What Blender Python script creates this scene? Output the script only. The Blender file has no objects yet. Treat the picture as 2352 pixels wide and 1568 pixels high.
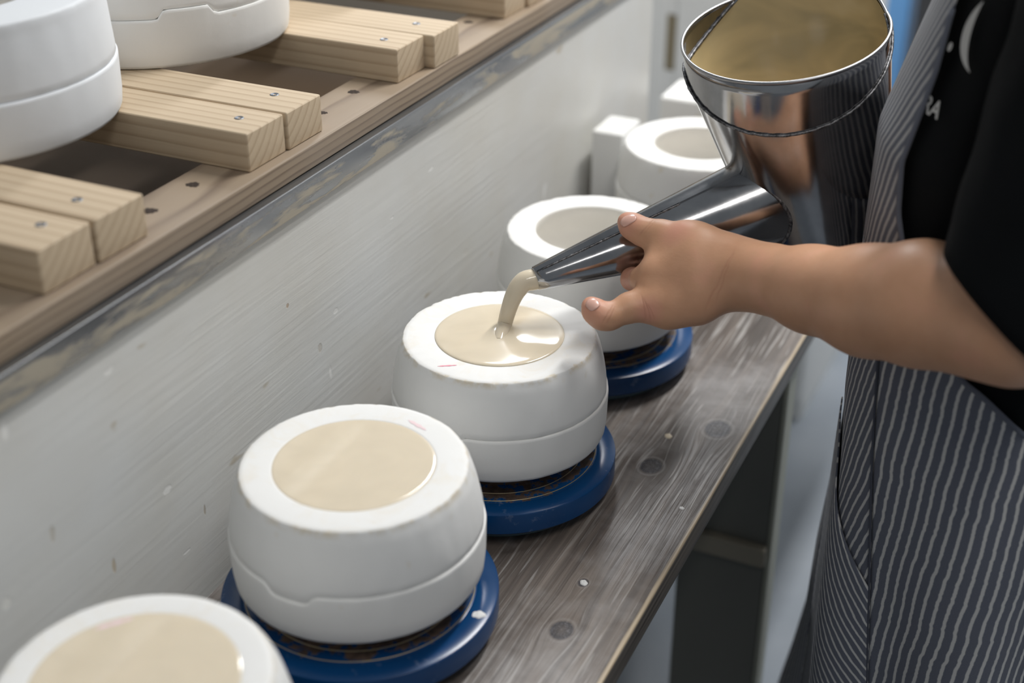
import bpy, bmesh, math, random
import numpy as np
from mathutils import Vector, Matrix, noise as mnoise

scene = bpy.context.scene
COL = scene.collection
random.seed(7)

# ------------------------------------------------------------------ camera
FPX = 3200.0
TH, YAW = math.radians(28.907), math.radians(24.980)
CAM = np.array([0.479, -0.9995, 1.4815])
_h = np.array([-math.sin(YAW), math.cos(YAW), 0.0])
_z = np.array([0, 0, 1.0])
CR = np.array([math.cos(YAW), math.sin(YAW), 0.0])          # camera right
CF = _h * math.cos(TH) - _z * math.sin(TH)                  # camera forward
CU = _h * math.sin(TH) + _z * math.cos(TH)                  # camera up


def P(px, py, d):
    """world point seen at pixel (px, py) of the photo, d metres deep"""
    return CAM + d * (CF + CR * (px - 1176) / FPX - CU * (py - 784) / FPX)


cam_d = bpy.data.cameras.new('camera')
cam = bpy.data.objects.new('camera', cam_d)
COL.objects.link(cam)
cam_d.sensor_width = 36.0
cam_d.lens = 36.0 * FPX / 2352
cam_d.clip_start = 0.05
cam.matrix_world = Matrix(((CR[0], CU[0], -CF[0], CAM[0]), (CR[1], CU[1], -CF[1], CAM[1]),
                           (CR[2], CU[2], -CF[2], CAM[2]), (0, 0, 0, 1)))
cam_d.dof.use_dof = True
cam_d.dof.focus_distance = 1.25
cam_d.dof.aperture_fstop = 2.8
scene.camera = cam

# ------------------------------------------------------------------ light
w = bpy.data.worlds.new('world')
scene.world = w
w.use_nodes = True
w.node_tree.nodes['Background'].inputs[0].default_value = (0.86, 0.93, 1.0, 1)
w.node_tree.nodes['Background'].inputs[1].default_value = 0.14


def area(name, loc, sx, sy, power, col=(1, 1, 1)):
    """ceiling tube facing straight down, long side along the bench"""
    l = bpy.data.lights.new(name, 'AREA')
    l.shape = 'RECTANGLE'
    l.size, l.size_y, l.energy, l.color = sx, sy, power, col
    o = bpy.data.objects.new(name, l)
    COL.objects.link(o)
    o.location = loc
    return o


area('ceiling_tube_near', (0.80, -0.80, 2.55), 0.14, 1.3, 6.5, (1, 0.97, 0.93))
area('ceiling_tube_middle', (0.42, 1.20, 2.55), 0.14, 1.3, 29, (1, 0.99, 0.97))
area('ceiling_tube_far', (-0.72, 2.05, 2.55), 0.14, 1.3, 22, (0.97, 0.985, 1.0))

scene.view_settings.view_transform = 'Standard'
scene.view_settings.look = 'None'
scene.view_settings.gamma = 1
scene.view_settings.use_curve_mapping = False
scene.view_settings.exposure = 0.66


# ------------------------------------------------------------------ helpers
def tag(o, label=None, cat=None, group=None, kind=None):
    if label: o['label'] = label
    if cat: o['category'] = cat
    if group: o['group'] = group
    if kind: o['kind'] = kind
    return o


def empty(name, loc=(0, 0, 0), rz=0):
    o = bpy.data.objects.new(name, None)
    COL.objects.link(o)
    o.location = loc
    o.rotation_euler = (0, 0, rz)
    o.empty_display_size = 0.02
    return o


def obj(name, me, mat=None, parent=None, smooth=None, loc=None):
    o = bpy.data.objects.new(name, me)
    COL.objects.link(o)
    if mat is not None and not me.materials:
        me.materials.append(mat)
    if smooth is not None:
        for p in me.polygons:
            p.use_smooth = smooth
    if parent is not None:
        o.parent = parent
        o.matrix_parent_inverse = Matrix.Identity(4)
    if loc is not None:
        o.location = loc
    return o


def mesh(verts, faces, name='m'):
    me = bpy.data.meshes.new(name)
    me.from_pydata([tuple(map(float, v)) for v in verts], [], [tuple(map(int, f)) for f in faces])
    me.validate()
    me.update()
    return me


def box_bm(bm, x0, x1, y0, y1, z0, z1, bev=0.0, seg=2):
    m = Matrix.Translation(((x0 + x1) / 2, (y0 + y1) / 2, (z0 + z1) / 2)) @ \
        Matrix.Diagonal((abs(x1 - x0), abs(y1 - y0), abs(z1 - z0), 1))
    r = bmesh.ops.create_cube(bm, size=1.0, matrix=m)
    if bev > 0:
        es = list({e for v in r['verts'] for e in v.link_edges})
        bmesh.ops.bevel(bm, geom=es, offset=bev, segments=seg, affect='EDGES', profile=0.6)


def box(x0, x1, y0, y1, z0, z1, bev=0.0, seg=2):
    bm = bmesh.new()
    box_bm(bm, x0, x1, y0, y1, z0, z1, bev, seg)
    me = bpy.data.meshes.new('box')
    bm.to_mesh(me)
    bm.free()
    return me


def sharp(o, deg=35):
    """smooth shading with hard corners"""
    me = o.data
    for p in me.polygons:
        p.use_smooth = True
    try:
        me.set_sharp_from_angle(angle=math.radians(deg))
    except Exception:
        pass
    return o


def grid_mesh(rows, close_u=True, cap_start=False, cap_end=False, uv=None):
    """rows: array (n, m, 3) of points; quads between rows"""
    rows = np.asarray(rows)
    n, m = rows.shape[:2]
    v = rows.reshape(-1, 3)
    f = []
    mm = m if close_u else m - 1
    for i in range(n - 1):
        for j in range(mm):
            k = (j + 1) % m
            f.append((i * m + j, i * m + k, (i + 1) * m + k, (i + 1) * m + j))
    if cap_start:
        f.append(tuple(range(m - 1, -1, -1)))
    if cap_end:
        f.append(tuple(range((n - 1) * m, n * m)))
    me = mesh(v, f)
    if uv is not None:
        uvs = np.asarray(uv).reshape(-1, 2)
        lay = me.uv_layers.new(name='UVMap')
        for lp in me.loops:
            lay.data[lp.index].uv = uvs[lp.vertex_index]
    return me


def lathe(profile, seg=96, zoff=None, roff=None):
    """profile [(r, z)], returns mesh; zoff(phi, i) / roff(phi, i) displace rings"""
    rows = []
    for i, (r, z) in enumerate(profile):
        ring = []
        for j in range(seg):
            a = 2 * math.pi * j / seg
            rr = max(r + (roff(a, i) if roff else 0), 0)
            ring.append((rr * math.cos(a), rr * math.sin(a), z + (zoff(a, i) if zoff else 0)))
        rows.append(ring)
    return rows


def frames(pts):
    pts = [Vector(p) for p in pts]
    T = []
    for i in range(len(pts)):
        a = pts[max(i - 1, 0)]
        b = pts[min(i + 1, len(pts) - 1)]
        T.append((b - a).normalized())
    up = Vector((0, 0, 1)) if abs(T[0].z) < 0.9 else Vector((1, 0, 0))
    n = T[0].cross(up).normalized()
    out = []
    for t in T:
        n = (n - t * n.dot(t)).normalized()
        out.append((t, n, t.cross(n)))
    return out


def tube(pts, radii, seg=12, closed=False, caps=True):
    if not hasattr(radii, '__len__'):
        radii = [radii] * len(pts)
    fr = frames(pts)
    rows = []
    for p, r, (t, n, b) in zip(pts, radii, fr):
        rows.append([np.array(p) + r * (math.cos(2 * math.pi * j / seg) * np.array(n) +
                                        math.sin(2 * math.pi * j / seg) * np.array(b)) for j in range(seg)])
    if closed:
        rows.append(rows[0])
        # re-align the last ring with the first one
        me = grid_mesh(rows)
        return me
    return grid_mesh(rows, cap_start=caps, cap_end=caps)


def ring_tube(ring, r, seg=8):
    """closed tube along a closed loop of points, framed by the loop's own plane"""
    ring = [np.array(p, float) for p in ring]
    n = len(ring)
    c = sum(ring) / n
    nrm = np.zeros(3)
    for i in range(n):
        nrm += np.cross(ring[i] - c, ring[(i + 1) % n] - c)
    nrm /= np.linalg.norm(nrm)
    v, f = [], []
    for i in range(n):
        t = ring[(i + 1) % n] - ring[i - 1]
        t /= np.linalg.norm(t)
        o = np.cross(t, nrm)
        for j in range(seg):
            a = 2 * math.pi * j / seg
            v.append(ring[i] + r * (math.cos(a) * o + math.sin(a) * nrm))
    for i in range(n):
        k = (i + 1) % n
        for j in range(seg):
            l = (j + 1) % seg
            f.append((i * seg + j, k * seg + j, k * seg + l, i * seg + l))
    return mesh(v, f)


# ------------------------------------------------------------------ material helpers
class MB:
    def __init__(self, name):
        self.m = bpy.data.materials.new(name)
        self.m.use_nodes = True
        self.t = self.m.node_tree
        self.b = self.t.nodes['Principled BSDF']

    def put(self, sock, v):
        if isinstance(v, bpy.types.NodeSocket):
            self.t.links.new(v, sock)
        elif v is not None:
            if hasattr(v, '__len__') and len(v) == 3 and sock.type == 'RGBA':
                v = (*v, 1)
            sock.default_value = v

    def n(self, typ, ins=None, out=0, **props):
        nd = self.t.nodes.new('ShaderNode' + typ)
        for k, v in props.items():
            setattr(nd, k, v)
        for k, v in (ins or {}).items():
            self.put(nd.inputs[k], v)
        return nd.outputs[out]

    def math(self, op, a, b=0.0, c=0.0, clamp=False):
        nd = self.t.nodes.new('ShaderNodeMath')
        nd.operation = op
        nd.use_clamp = clamp
        self.put(nd.inputs[0], a)
        self.put(nd.inputs[1], b)
        self.put(nd.inputs[2], c)
        return nd.outputs[0]

    def vmath(self, op, a, b=(0, 0, 0), out=0):
        nd = self.t.nodes.new('ShaderNodeVectorMath')
        nd.operation = op
        self.put(nd.inputs[0], a)
        self.put(nd.inputs[1], b)
        return nd.outputs[out]

    def coord(self, which='Object'):
        return self.n('TexCoord', out=which) if False else self.t.nodes.new('ShaderNodeTexCoord').outputs[which]

    def pos(self):
        return self.t.nodes.new('ShaderNodeNewGeometry').outputs['Position']

    def map(self, v, scale=(1, 1, 1), loc=(0, 0, 0), rot=(0, 0, 0)):
        return self.n('Mapping', {0: v, 1: loc, 2: rot, 3: scale})

    def noise(self, v, scale=5.0, detail=3.0, rough=0.5, dist=0.0):
        return self.n('TexNoise', {'Vector': v, 'Scale': scale, 'Detail': detail, 'Roughness': rough, 'Distortion': dist})

    def ramp(self, f, stops, interp='LINEAR'):
        nd = self.t.nodes.new('ShaderNodeValToRGB')
        cr = nd.color_ramp
        cr.interpolation = interp
        while len(cr.elements) < len(stops):
            cr.elements.new(0.5)
        for e, (p, c) in zip(cr.elements, stops):
            e.position = p
            if not hasattr(c, '__len__'):
                c = (c, c, c)
            e.color = (*c, 1)
        self.put(nd.inputs[0], f)
        return nd.outputs[0]

    def mix(self, f, a, b, blend='MIX'):
        nd = self.t.nodes.new('ShaderNodeMix')
        nd.data_type = 'RGBA'
        nd.blend_type = blend
        self.put(nd.inputs[0], f)
        self.put(nd.inputs[6], a)
        self.put(nd.inputs[7], b)
        return nd.outputs[2]

    def bump(self, h, strength=0.3, dist=0.002):
        self.put(self.b.inputs['Normal'], self.n('Bump', {'Height': h, 'Strength': strength, 'Distance': dist}))

    def set(self, **k):
        names = {'col': 'Base Color', 'rough': 'Roughness', 'metal': 'Metallic', 'spec': 'Specular IOR Level',
                 'sss': 'Subsurface Weight', 'coat': 'Coat Weight', 'sheen': 'Sheen Weight'}
        for a, v in k.items():
            self.put(self.b.inputs[names[a]], v)
        return self

    def sep(self, v):
        nd = self.t.nodes.new('ShaderNodeSeparateXYZ')
        self.put(nd.inputs[0], v)
        return nd.outputs

    def comb(self, x=0.0, y=0.0, z=0.0):
        return self.n('CombineXYZ', {0: x, 1: y, 2: z})


def mat_plain(name, col, rough=0.5, metal=0.0, bump=None):
    b = MB(name)
    b.set(col=col, rough=rough, metal=metal)
    if bump:
        b.bump(b.noise(b.coord(), bump[0], 4), bump[1], bump[2])
    return b.m


def mat_plaster(name, col=(0.80, 0.80, 0.79), stain=0.35, seed=0.0, edge=True):
    b = MB(name)
    o = b.map(b.coord(), loc=(seed, seed * 0.7, 0))
    big = b.noise(o, 14, 3, 0.5)
    fine = b.noise(o, 160, 4, 0.6)
    spots = b.ramp(b.noise(o, 42, 2, 0.5), [(0.0, 0.0), (0.70, 0.0), (0.76, 1.0), (1.0, 1.0)])
    c = b.mix(b.math('MULTIPLY', big, 0.5), col, (col[0] * 0.93, col[1] * 0.925, col[2] * 0.90))
    c = b.mix(b.math('MULTIPLY', spots, stain), c, (0.70, 0.64, 0.52))
    if edge:
        sp = b.sep(b.coord())
        band = b.math('MULTIPLY', b.n('MapRange', {0: sp[2], 1: 0.0905, 2: 0.0945, 3: 0.0, 4: 1.0}), b.n('MapRange', {0: sp[2], 1: 0.0964, 2: 0.0960, 3: 0.0, 4: 1.0}))
        nn = b.ramp(b.noise(o, 60, 5, 0.7), [(0.44, 0.0), (0.60, 0.8)])
        c = b.mix(b.math('MULTIPLY', band, nn), c, (0.66, 0.58, 0.44))
        smear = b.ramp(b.noise(b.map(o, scale=(1, 1, 0.2)), 26, 5, 0.7, 1.0), [(0.52, 0.0), (0.72, 0.35)])
        c = b.mix(b.math('MULTIPLY', smear, b.n('MapRange', {0: sp[2], 1: 0.094, 2: 0.0962, 3: 0.1, 4: 1.0})), c, (0.74, 0.66, 0.52))
    b.set(col=c, rough=0.62, spec=0.35)
    h = b.math('ADD', b.math('MULTIPLY', fine, 0.25), b.math('MULTIPLY', big, 1.0))
    b.bump(h, 0.22, 0.002)
    return b.m


def mat_slip(name, col):
    b = MB(name)
    o = b.coord()
    c = b.mix(b.ramp(b.noise(o, 22, 2, 0.5, 1.5), [(0.3, 0.0), (0.75, 1.0)]), col, tuple(x * 0.93 for x in col))
    b.set(col=c, rough=0.10, spec=0.5, sss=0.08)
    b.b.inputs['Subsurface Radius'].default_value = (0.01, 0.007, 0.004)
    b.b.inputs['Subsurface Scale'].default_value = 0.3
    return b.m


def mat_wood(name, axis, light, dark, scale=70, seed=0.0, line=0.5, rough=0.6, grey=None):
    """solid growth-ring wood: rings around an axis parallel to the board"""
    b = MB(name)
    o = b.coord()
    rnd = b.t.nodes.new('ShaderNodeObjectInfo').outputs['Random']
    off = b.comb(b.math('MULTIPLY', rnd, 3.0), b.math('MULTIPLY_ADD', rnd, 0.09, 0.02 + seed),
                 b.math('MULTIPLY_ADD', rnd, -0.12, -0.05))
    if axis == 'Y':
        off = b.comb(b.math('MULTIPLY_ADD', rnd, 0.05, 0.01), seed, -0.07)
    sc = (0.22, 1, 1) if axis == 'X' else (1, 0.22, 1)
    p = b.vmath('ADD', o, off)
    wob = b.noise(b.map(o, scale=(2.0, 9, 9) if axis == 'X' else (9, 2.0, 9)), 1.2, 3, 0.55)
    pp = b.vmath('ADD', p, b.vmath('SCALE', b.vmath('SUBTRACT', b.comb(wob, wob, wob), (0.5, 0.5, 0.5)), (0, 0, 0)))
    nd = b.t.nodes.new('ShaderNodeVectorMath'); nd.operation = 'SCALE'
    b.put(nd.inputs[0], b.comb(b.math('SUBTRACT', wob, 0.5), b.math('SUBTRACT', wob, 0.5), b.math('SUBTRACT', wob, 0.5)))
    nd.inputs['Scale'].default_value = 0.022
    pp = b.vmath('ADD', p, nd.outputs[0])
    s = b.sep(pp)
    r = b.math('SQRT', b.math('ADD', b.math('POWER', s[1 if axis == 'X' else 0], 2.0), b.math('POWER', s[2], 2.0)))
    saw = b.math('FRACT', b.math('MULTIPLY', r, scale * 2.2))
    lines = b.ramp(saw, [(0.0, 0.05), (0.55, 0.22), (0.86, 1.0), (0.97, 0.25), (1.0, 0.05)])
    fib = b.noise(b.map(o, scale=(8, 260, 260) if axis == 'X' else (260, 8, 260)), 1.0, 3, 0.6)
    c = b.mix(b.math('MULTIPLY', lines, line), light, dark)
    c = b.mix(b.math('MULTIPLY', fib, 0.35), c, tuple(x * 0.78 for x in light))
    if grey:
        c = b.mix(b.ramp(b.noise(o, 7, 3, 0.6), [(0.42, 0.0), (0.75, 0.6)]), c, grey)
    b.set(col=c, rough=rough, spec=0.3)
    b.bump(b.math('ADD', b.math('MULTIPLY', lines, 0.6), fib), 0.25, 0.0008)
    return b.m


M = {}
M['plaster'] = mat_plaster('plaster')
M['plaster2'] = mat_plaster('plaster_older', (0.80, 0.795, 0.775), 0.6, 3.1, False)
M['plaster3'] = mat_plaster('plaster_bluish', (0.775, 0.80, 0.83), 0.25, 9.1, False)
M['cavity'] = mat_plaster('plaster_cavity', (0.80, 0.775, 0.73), 0.2, 5.5, False)
M['slip'] = mat_slip('liquid_slip', (0.72, 0.63, 0.485))
_b = MB('slip_film')
_n = _b.noise(_b.map(_b.coord(), scale=(5, 5, 16), rot=(0.5, 0.4, 0.8)), 1.0, 3, 0.5, 1.2)
_b.set(col=_b.ramp(_n, [(0.36, (0.36, 0.29, 0.155)), (0.52, (0.50, 0.385, 0.20)), (0.7, (0.58, 0.46, 0.26))]), rough=0.22, spec=0.45)
M['slip_coat'] = _b.m
M['slat'] = mat_wood('pine_slat', 'X', (0.61, 0.49, 0.345), (0.36, 0.25, 0.155), 50, 0.0, 0.62)
M['rail'] = mat_wood('aged_pine_rail', 'Y', (0.36, 0.28, 0.20), (0.11, 0.072, 0.05), 62, 0.0, 0.8, 0.55, (0.33, 0.27, 0.215))
M['darkwood'] = mat_plain('dark_wood', (0.115, 0.072, 0.038), 0.7, 0, (30, 0.3, 0.003))
M['screw'] = mat_plain('screw_steel', (0.20, 0.22, 0.25), 0.4, 0.8)
M['hole'] = mat_plain('screw_hole', (0.035, 0.022, 0.015), 0.9)
M['floor'] = None


# ------------------------------------------------------------------ the setting
def mat_floor():
    b = MB('floor_paint')
    o = b.coord()
    c = b.ramp(b.noise(o, 3.0, 4, 0.6), [(0.3, (0.24, 0.27, 0.31)), (0.7, (0.33, 0.36, 0.40))])
    b.set(col=c, rough=0.28, spec=0.5)
    return b.m


def mat_whitewall(name='white_wall'):
    b = MB(name)
    o = b.coord()
    c = b.ramp(b.noise(o, 2.0, 4, 0.6), [(0.3, (0.70, 0.71, 0.70)), (0.7, (0.78, 0.78, 0.77))])
    b.set(col=c, rough=0.6)
    return b.m


M['floor'] = mat_floor()
M['wall'] = mat_whitewall()
tag(obj('floor', box(-2.2, 2.6, -2.6, 2.9, -0.05, 0.0), M['floor']), kind='structure')
tag(obj('wall_back', box(-2.2, 2.6, 2.9, 3.0, 0, 2.7), M['wall']), kind='structure')
tag(obj('wall_left', box(-2.3, -2.2, -2.6, 3.0, 0, 2.7), M['wall']), kind='structure')


# ---- white counter whose painted side stands behind the moulds
def unwall(px, py, x=-0.16):
    d = CF + CR * (px - 1176) / FPX - CU * (py - 784) / FPX
    return CAM + d * ((x - CAM[0]) / d[0])


WALL_CHIPS = []
for px, py, ry, rz, cc in ((772, 712, 0.005, 0.0035, (0.84, 0.84, 0.82)), (385, 1122, 0.006, 0.004, (0.85, 0.85, 0.83)), (250, 852, 0.006, 0.003, (0.84, 0.84, 0.82)),
                           (470, 1170, 0.0018, 0.006, (0.40, 0.35, 0.27)), (262, 1300, 0.0022, 0.0075, (0.50, 0.42, 0.30)), (660, 702, 0.0022, 0.0025, (0.42, 0.30, 0.2)),
                           (430, 1265, 0.0065, 0.0016, (0.86, 0.86, 0.84)), (735, 800, 0.004, 0.0055, (0.55, 0.52, 0.47)), (990, 388, 0.007, 0.0022, (0.84, 0.84, 0.82)),
                           (1070, 580, 0.006, 0.004, (0.66, 0.64, 0.6)), (120, 1225, 0.003, 0.008, (0.56, 0.53, 0.47)), (15, 1385, 0.005, 0.0045, (0.84, 0.84, 0.8)), (900, 500, 0.004, 0.0015, (0.84, 0.84, 0.82))):
    _q = unwall(px, py)
    WALL_CHIPS.append((float(_q[1]), float(_q[2]), ry, rz, cc))


def mat_painted_side():
    b = MB('white_painted_board')
    p = b.pos()
    s_ = b.sep(p)
    g = b.noise(b.map(p, scale=(30, 7.0, 170)), 1.0, 3, 0.55, 0.2)
    blot = b.noise(p, 3.2, 4, 0.6)
    c = b.mix(b.ramp(blot, [(0.35, 0.0), (0.72, 0.8)]), (0.70, 0.71, 0.70), (0.60, 0.575, 0.51))
    ch = b.noise(b.map(p, scale=(1, 1.0, 2.2), loc=(4, 1.3, 2)), 15, 2, 0.4)
    c = b.mix(b.ramp(ch, [(0.735, 0.0), (0.76, 0.7)]), c, (0.47, 0.41, 0.31))
    ch2 = b.noise(b.map(p, scale=(1, 2.4, 1.0), loc=(9, 3.3, 2)), 13, 2, 0.4)
    chips = b.ramp(ch2, [(0.745, 0.0), (0.765, 1.0)])
    c = b.mix(chips, c, (0.84, 0.84, 0.82))
    dents = None
    for cy, cz, ry, rz, cc in WALL_CHIPS:
        q = b.comb(b.math('DIVIDE', b.math('SUBTRACT', s_[1], cy), ry), b.math('DIVIDE', b.math('SUBTRACT', s_[2], cz), rz), 0.0)
        q = b.math('ADD', b.vmath('LENGTH', q, out=1), b.math('MULTIPLY_ADD', b.noise(p, 160, 2), 1.2, -0.6))
        m_ = b.n('MapRange', {0: q, 1: 1.0, 2: 0.7, 3: 0.0, 4: 1.0})
        c = b.mix(b.math('MULTIPLY', m_, 0.75), c, cc)
        dents = m_ if dents is None else b.math('MAXIMUM', dents, m_)
    chips = b.math('MAXIMUM', chips, dents)
    b.set(col=c, rough=0.42, spec=0.45)
    h = b.math('ADD', b.math('MULTIPLY', g, b.math('MULTIPLY_ADD', b.noise(p, 4, 2), 1.6, -0.2)), b.math('MULTIPLY', chips, -0.3))
    b.bump(h, 0.30, 0.0022)
    return b.m


def mat_edge_steel():
    b = MB('worn_steel_edge')
    p = b.pos()
    n1 = b.noise(b.map(p, scale=(1, 6, 42), loc=(0.4, 0.35, 0.2)), 1.1, 7, 0.68, 0.3)
    zz = b.sep(p)[2]
    low = b.n('MapRange', {0: zz, 1: 1.0195, 2: 1.0165, 3: 0.0, 4: 1.0})
    mask = b.math('MULTIPLY', b.ramp(n1, [(0.475, 0.0), (0.54, 0.85)]), low)
    steel = b.ramp(b.noise(b.map(p, scale=(10, 5, 60)), 1.0, 3), [(0.3, (0.20, 0.21, 0.23)), (0.7, (0.34, 0.35, 0.36))])
    c = b.mix(mask, steel, (0.46, 0.41, 0.32))
    b.set(col=c, metal=b.math('SUBTRACT', 0.85, b.math('MULTIPLY', mask, 0.85)),
          rough=b.math('MULTIPLY_ADD', mask, 0.35, 0.27))
    b.bump(mask, 0.3, 0.0006)
    return b.m


counter = tag(empty('counter', (-0.5, 0.2, 0)), 'white painted wooden counter with a worn steel edge behind the moulds', 'counter')


def rel(o, root):
    """parent keeping the world placement"""
    o.parent = root
    o.matrix_parent_inverse = root.matrix_basis.inverted()
    return o


M['side'] = mat_painted_side()
M['steel_edge'] = mat_edge_steel()
rel(sharp(obj('side_panel', box(-0.185, -0.160, -1.6, 0.84, 0.0, 1.0195, 0.001, 1), M['side'])), counter)
rel(obj('end_panel', box(-0.95, -0.185, 0.81, 0.84, 0.0, 1.0195, 0.001, 1), M['side']), counter)
rel(obj('back_panel', box(-0.97, -0.95, -1.6, 0.84, 0.0, 1.0195, 0.001, 1), M['side']), counter)
rel(obj('inner_shelf', box(-0.95, -0.185, -1.6, 0.81, 0.84, 0.86, 0.0), M['darkwood']), counter)
bm = bmesh.new()   # steel angle: top leg + front leg
box_bm(bm, -0.1578, -0.1545, -1.6, 0.845, 0.9965, 1.0225, 0.0013, 3)
box_bm(bm, -0.195, -0.1565, -1.6, 0.845, 1.0195, 1.0222, 0.0004, 1)
me = bpy.data.meshes.new('edge'); bm.to_mesh(me); bm.free()
rel(sharp(obj('steel_edge', me, M['steel_edge'])), counter)
rel(sharp(obj('batten', box(-0.160, -0.156, 0.625, 0.652, 0.60, 0.803, 0.001, 1), mat_plain('batten_wood', (0.34, 0.27, 0.17), 0.6))), counter)

# ---- slatted wooden rack on the counter
rack = tag(empty('slatted_rack', (-0.4, 0.1, 1.0222)), 'slatted pine rack of paired boards on aged rails along the counter', 'rack')
RZ0, RZ1, SZ1 = 1.0227, 1.045, 1.079
rail = rel(sharp(obj('rail', box(-0.224, -0.163, -1.5, 0.83, RZ0, RZ1, 0.003, 3), M['rail'])), rack)
rel(sharp(obj('rail', box(-0.70, -0.64, -1.5, 0.83, RZ0, RZ1, 0.003, 3), M['rail'])), rack)


def disc(x, y, z, r, h, seg=16, mat=None, name='screw', rim=0.0):
    rows = lathe([(r, 0), (r * 0.94, h), (r * 0.35, h * 0.9), (0.0003, h * 0.5)], seg)
    me = grid_mesh(rows)
    return obj(name, me, mat, None, True, (x, y, z))


def unplane(px, py, z):
    d = CF + CR * (px - 1176) / FPX - CU * (py - 784) / FPX
    return CAM + d * ((z - CAM[2]) / d[2])


for px, py, r in ((812, 211, 0.0062), (443, 424, 0.0062), (345, 484, 0.0065), (742, 259, 0.0045), (1076, 51, 0.006)):
    q = unplane(px, py, RZ1)
    hh = disc(q[0], q[1], RZ1 - 0.0001, r, 0.0003, 32, M['hole'], 'screw_hole')
    hh.data = hh.data.copy()
    for v in hh.data.vertices:      # ragged outline
        a = math.atan2(v.co.y, v.co.x)
        k = 1 + 0.10 * math.sin(3 * a + px) + 0.10 * math.sin(8 * a)
        v.co.x *= k * 0.95; v.co.y *= k * 0.85
    hh.parent = rail
    hh.matrix_parent_inverse = rail.matrix_world.inverted() @ Matrix.Identity(4)
    bpy.context.view_layer.update()
    hh.matrix_parent_inverse = (rail.parent.matrix_basis @ rail.matrix_parent_inverse @ rail.matrix_basis).inverted()

slat_me = None
slats = [(-0.606, 0.001), (-0.550, 0.0), (-0.3605, 0.0), (-0.3030, 0.001), (-0.1130, 0.0), (-0.0560, 0.0015),
         (0.1405, -0.001), (0.1965, 0.010), (0.386, -0.002), (0.442, 0.002), (0.640, 0.0), (0.697, 0.0)]
bm = bmesh.new()
box_bm(bm, -0.57, 0.0, 0.0, 0.0545, 0.0, SZ1 - RZ1, 0.0022, 3)
slat_me = bpy.data.meshes.new('slat'); bm.to_mesh(slat_me); bm.free()
slat_me.materials.append(M['slat'])
for p in slat_me.polygons: p.use_smooth = True
slat_me.set_sharp_from_angle(angle=math.radians(35))
screw_me = grid_mesh(lathe([(0.0042, -0.001), (0.0042, 0.0002), (0.0036, 0.0006), (0.0016, 0.0002), (0.0003, -0.0006)], 16))
screw_me.materials.append(M['screw'])
for i, (y, dx) in enumerate(slats):
    s = bpy.data.objects.new('slat', slat_me)
    COL.objects.link(s)
    s.location = (-0.1735 + dx, y, RZ1)
    s.rotation_euler = (0, 0, math.radians(random.uniform(-0.6, 0.6)))
    rel(s, rack)
    for sx in (-0.028 - 0.008 * (i % 2), -0.495):
        c = bpy.data.objects.new('screw', screw_me)
        COL.objects.link(c)
        c.parent = s
        c.location = (sx, 0.024 + 0.006 * (i % 3), SZ1 - RZ1)

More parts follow.
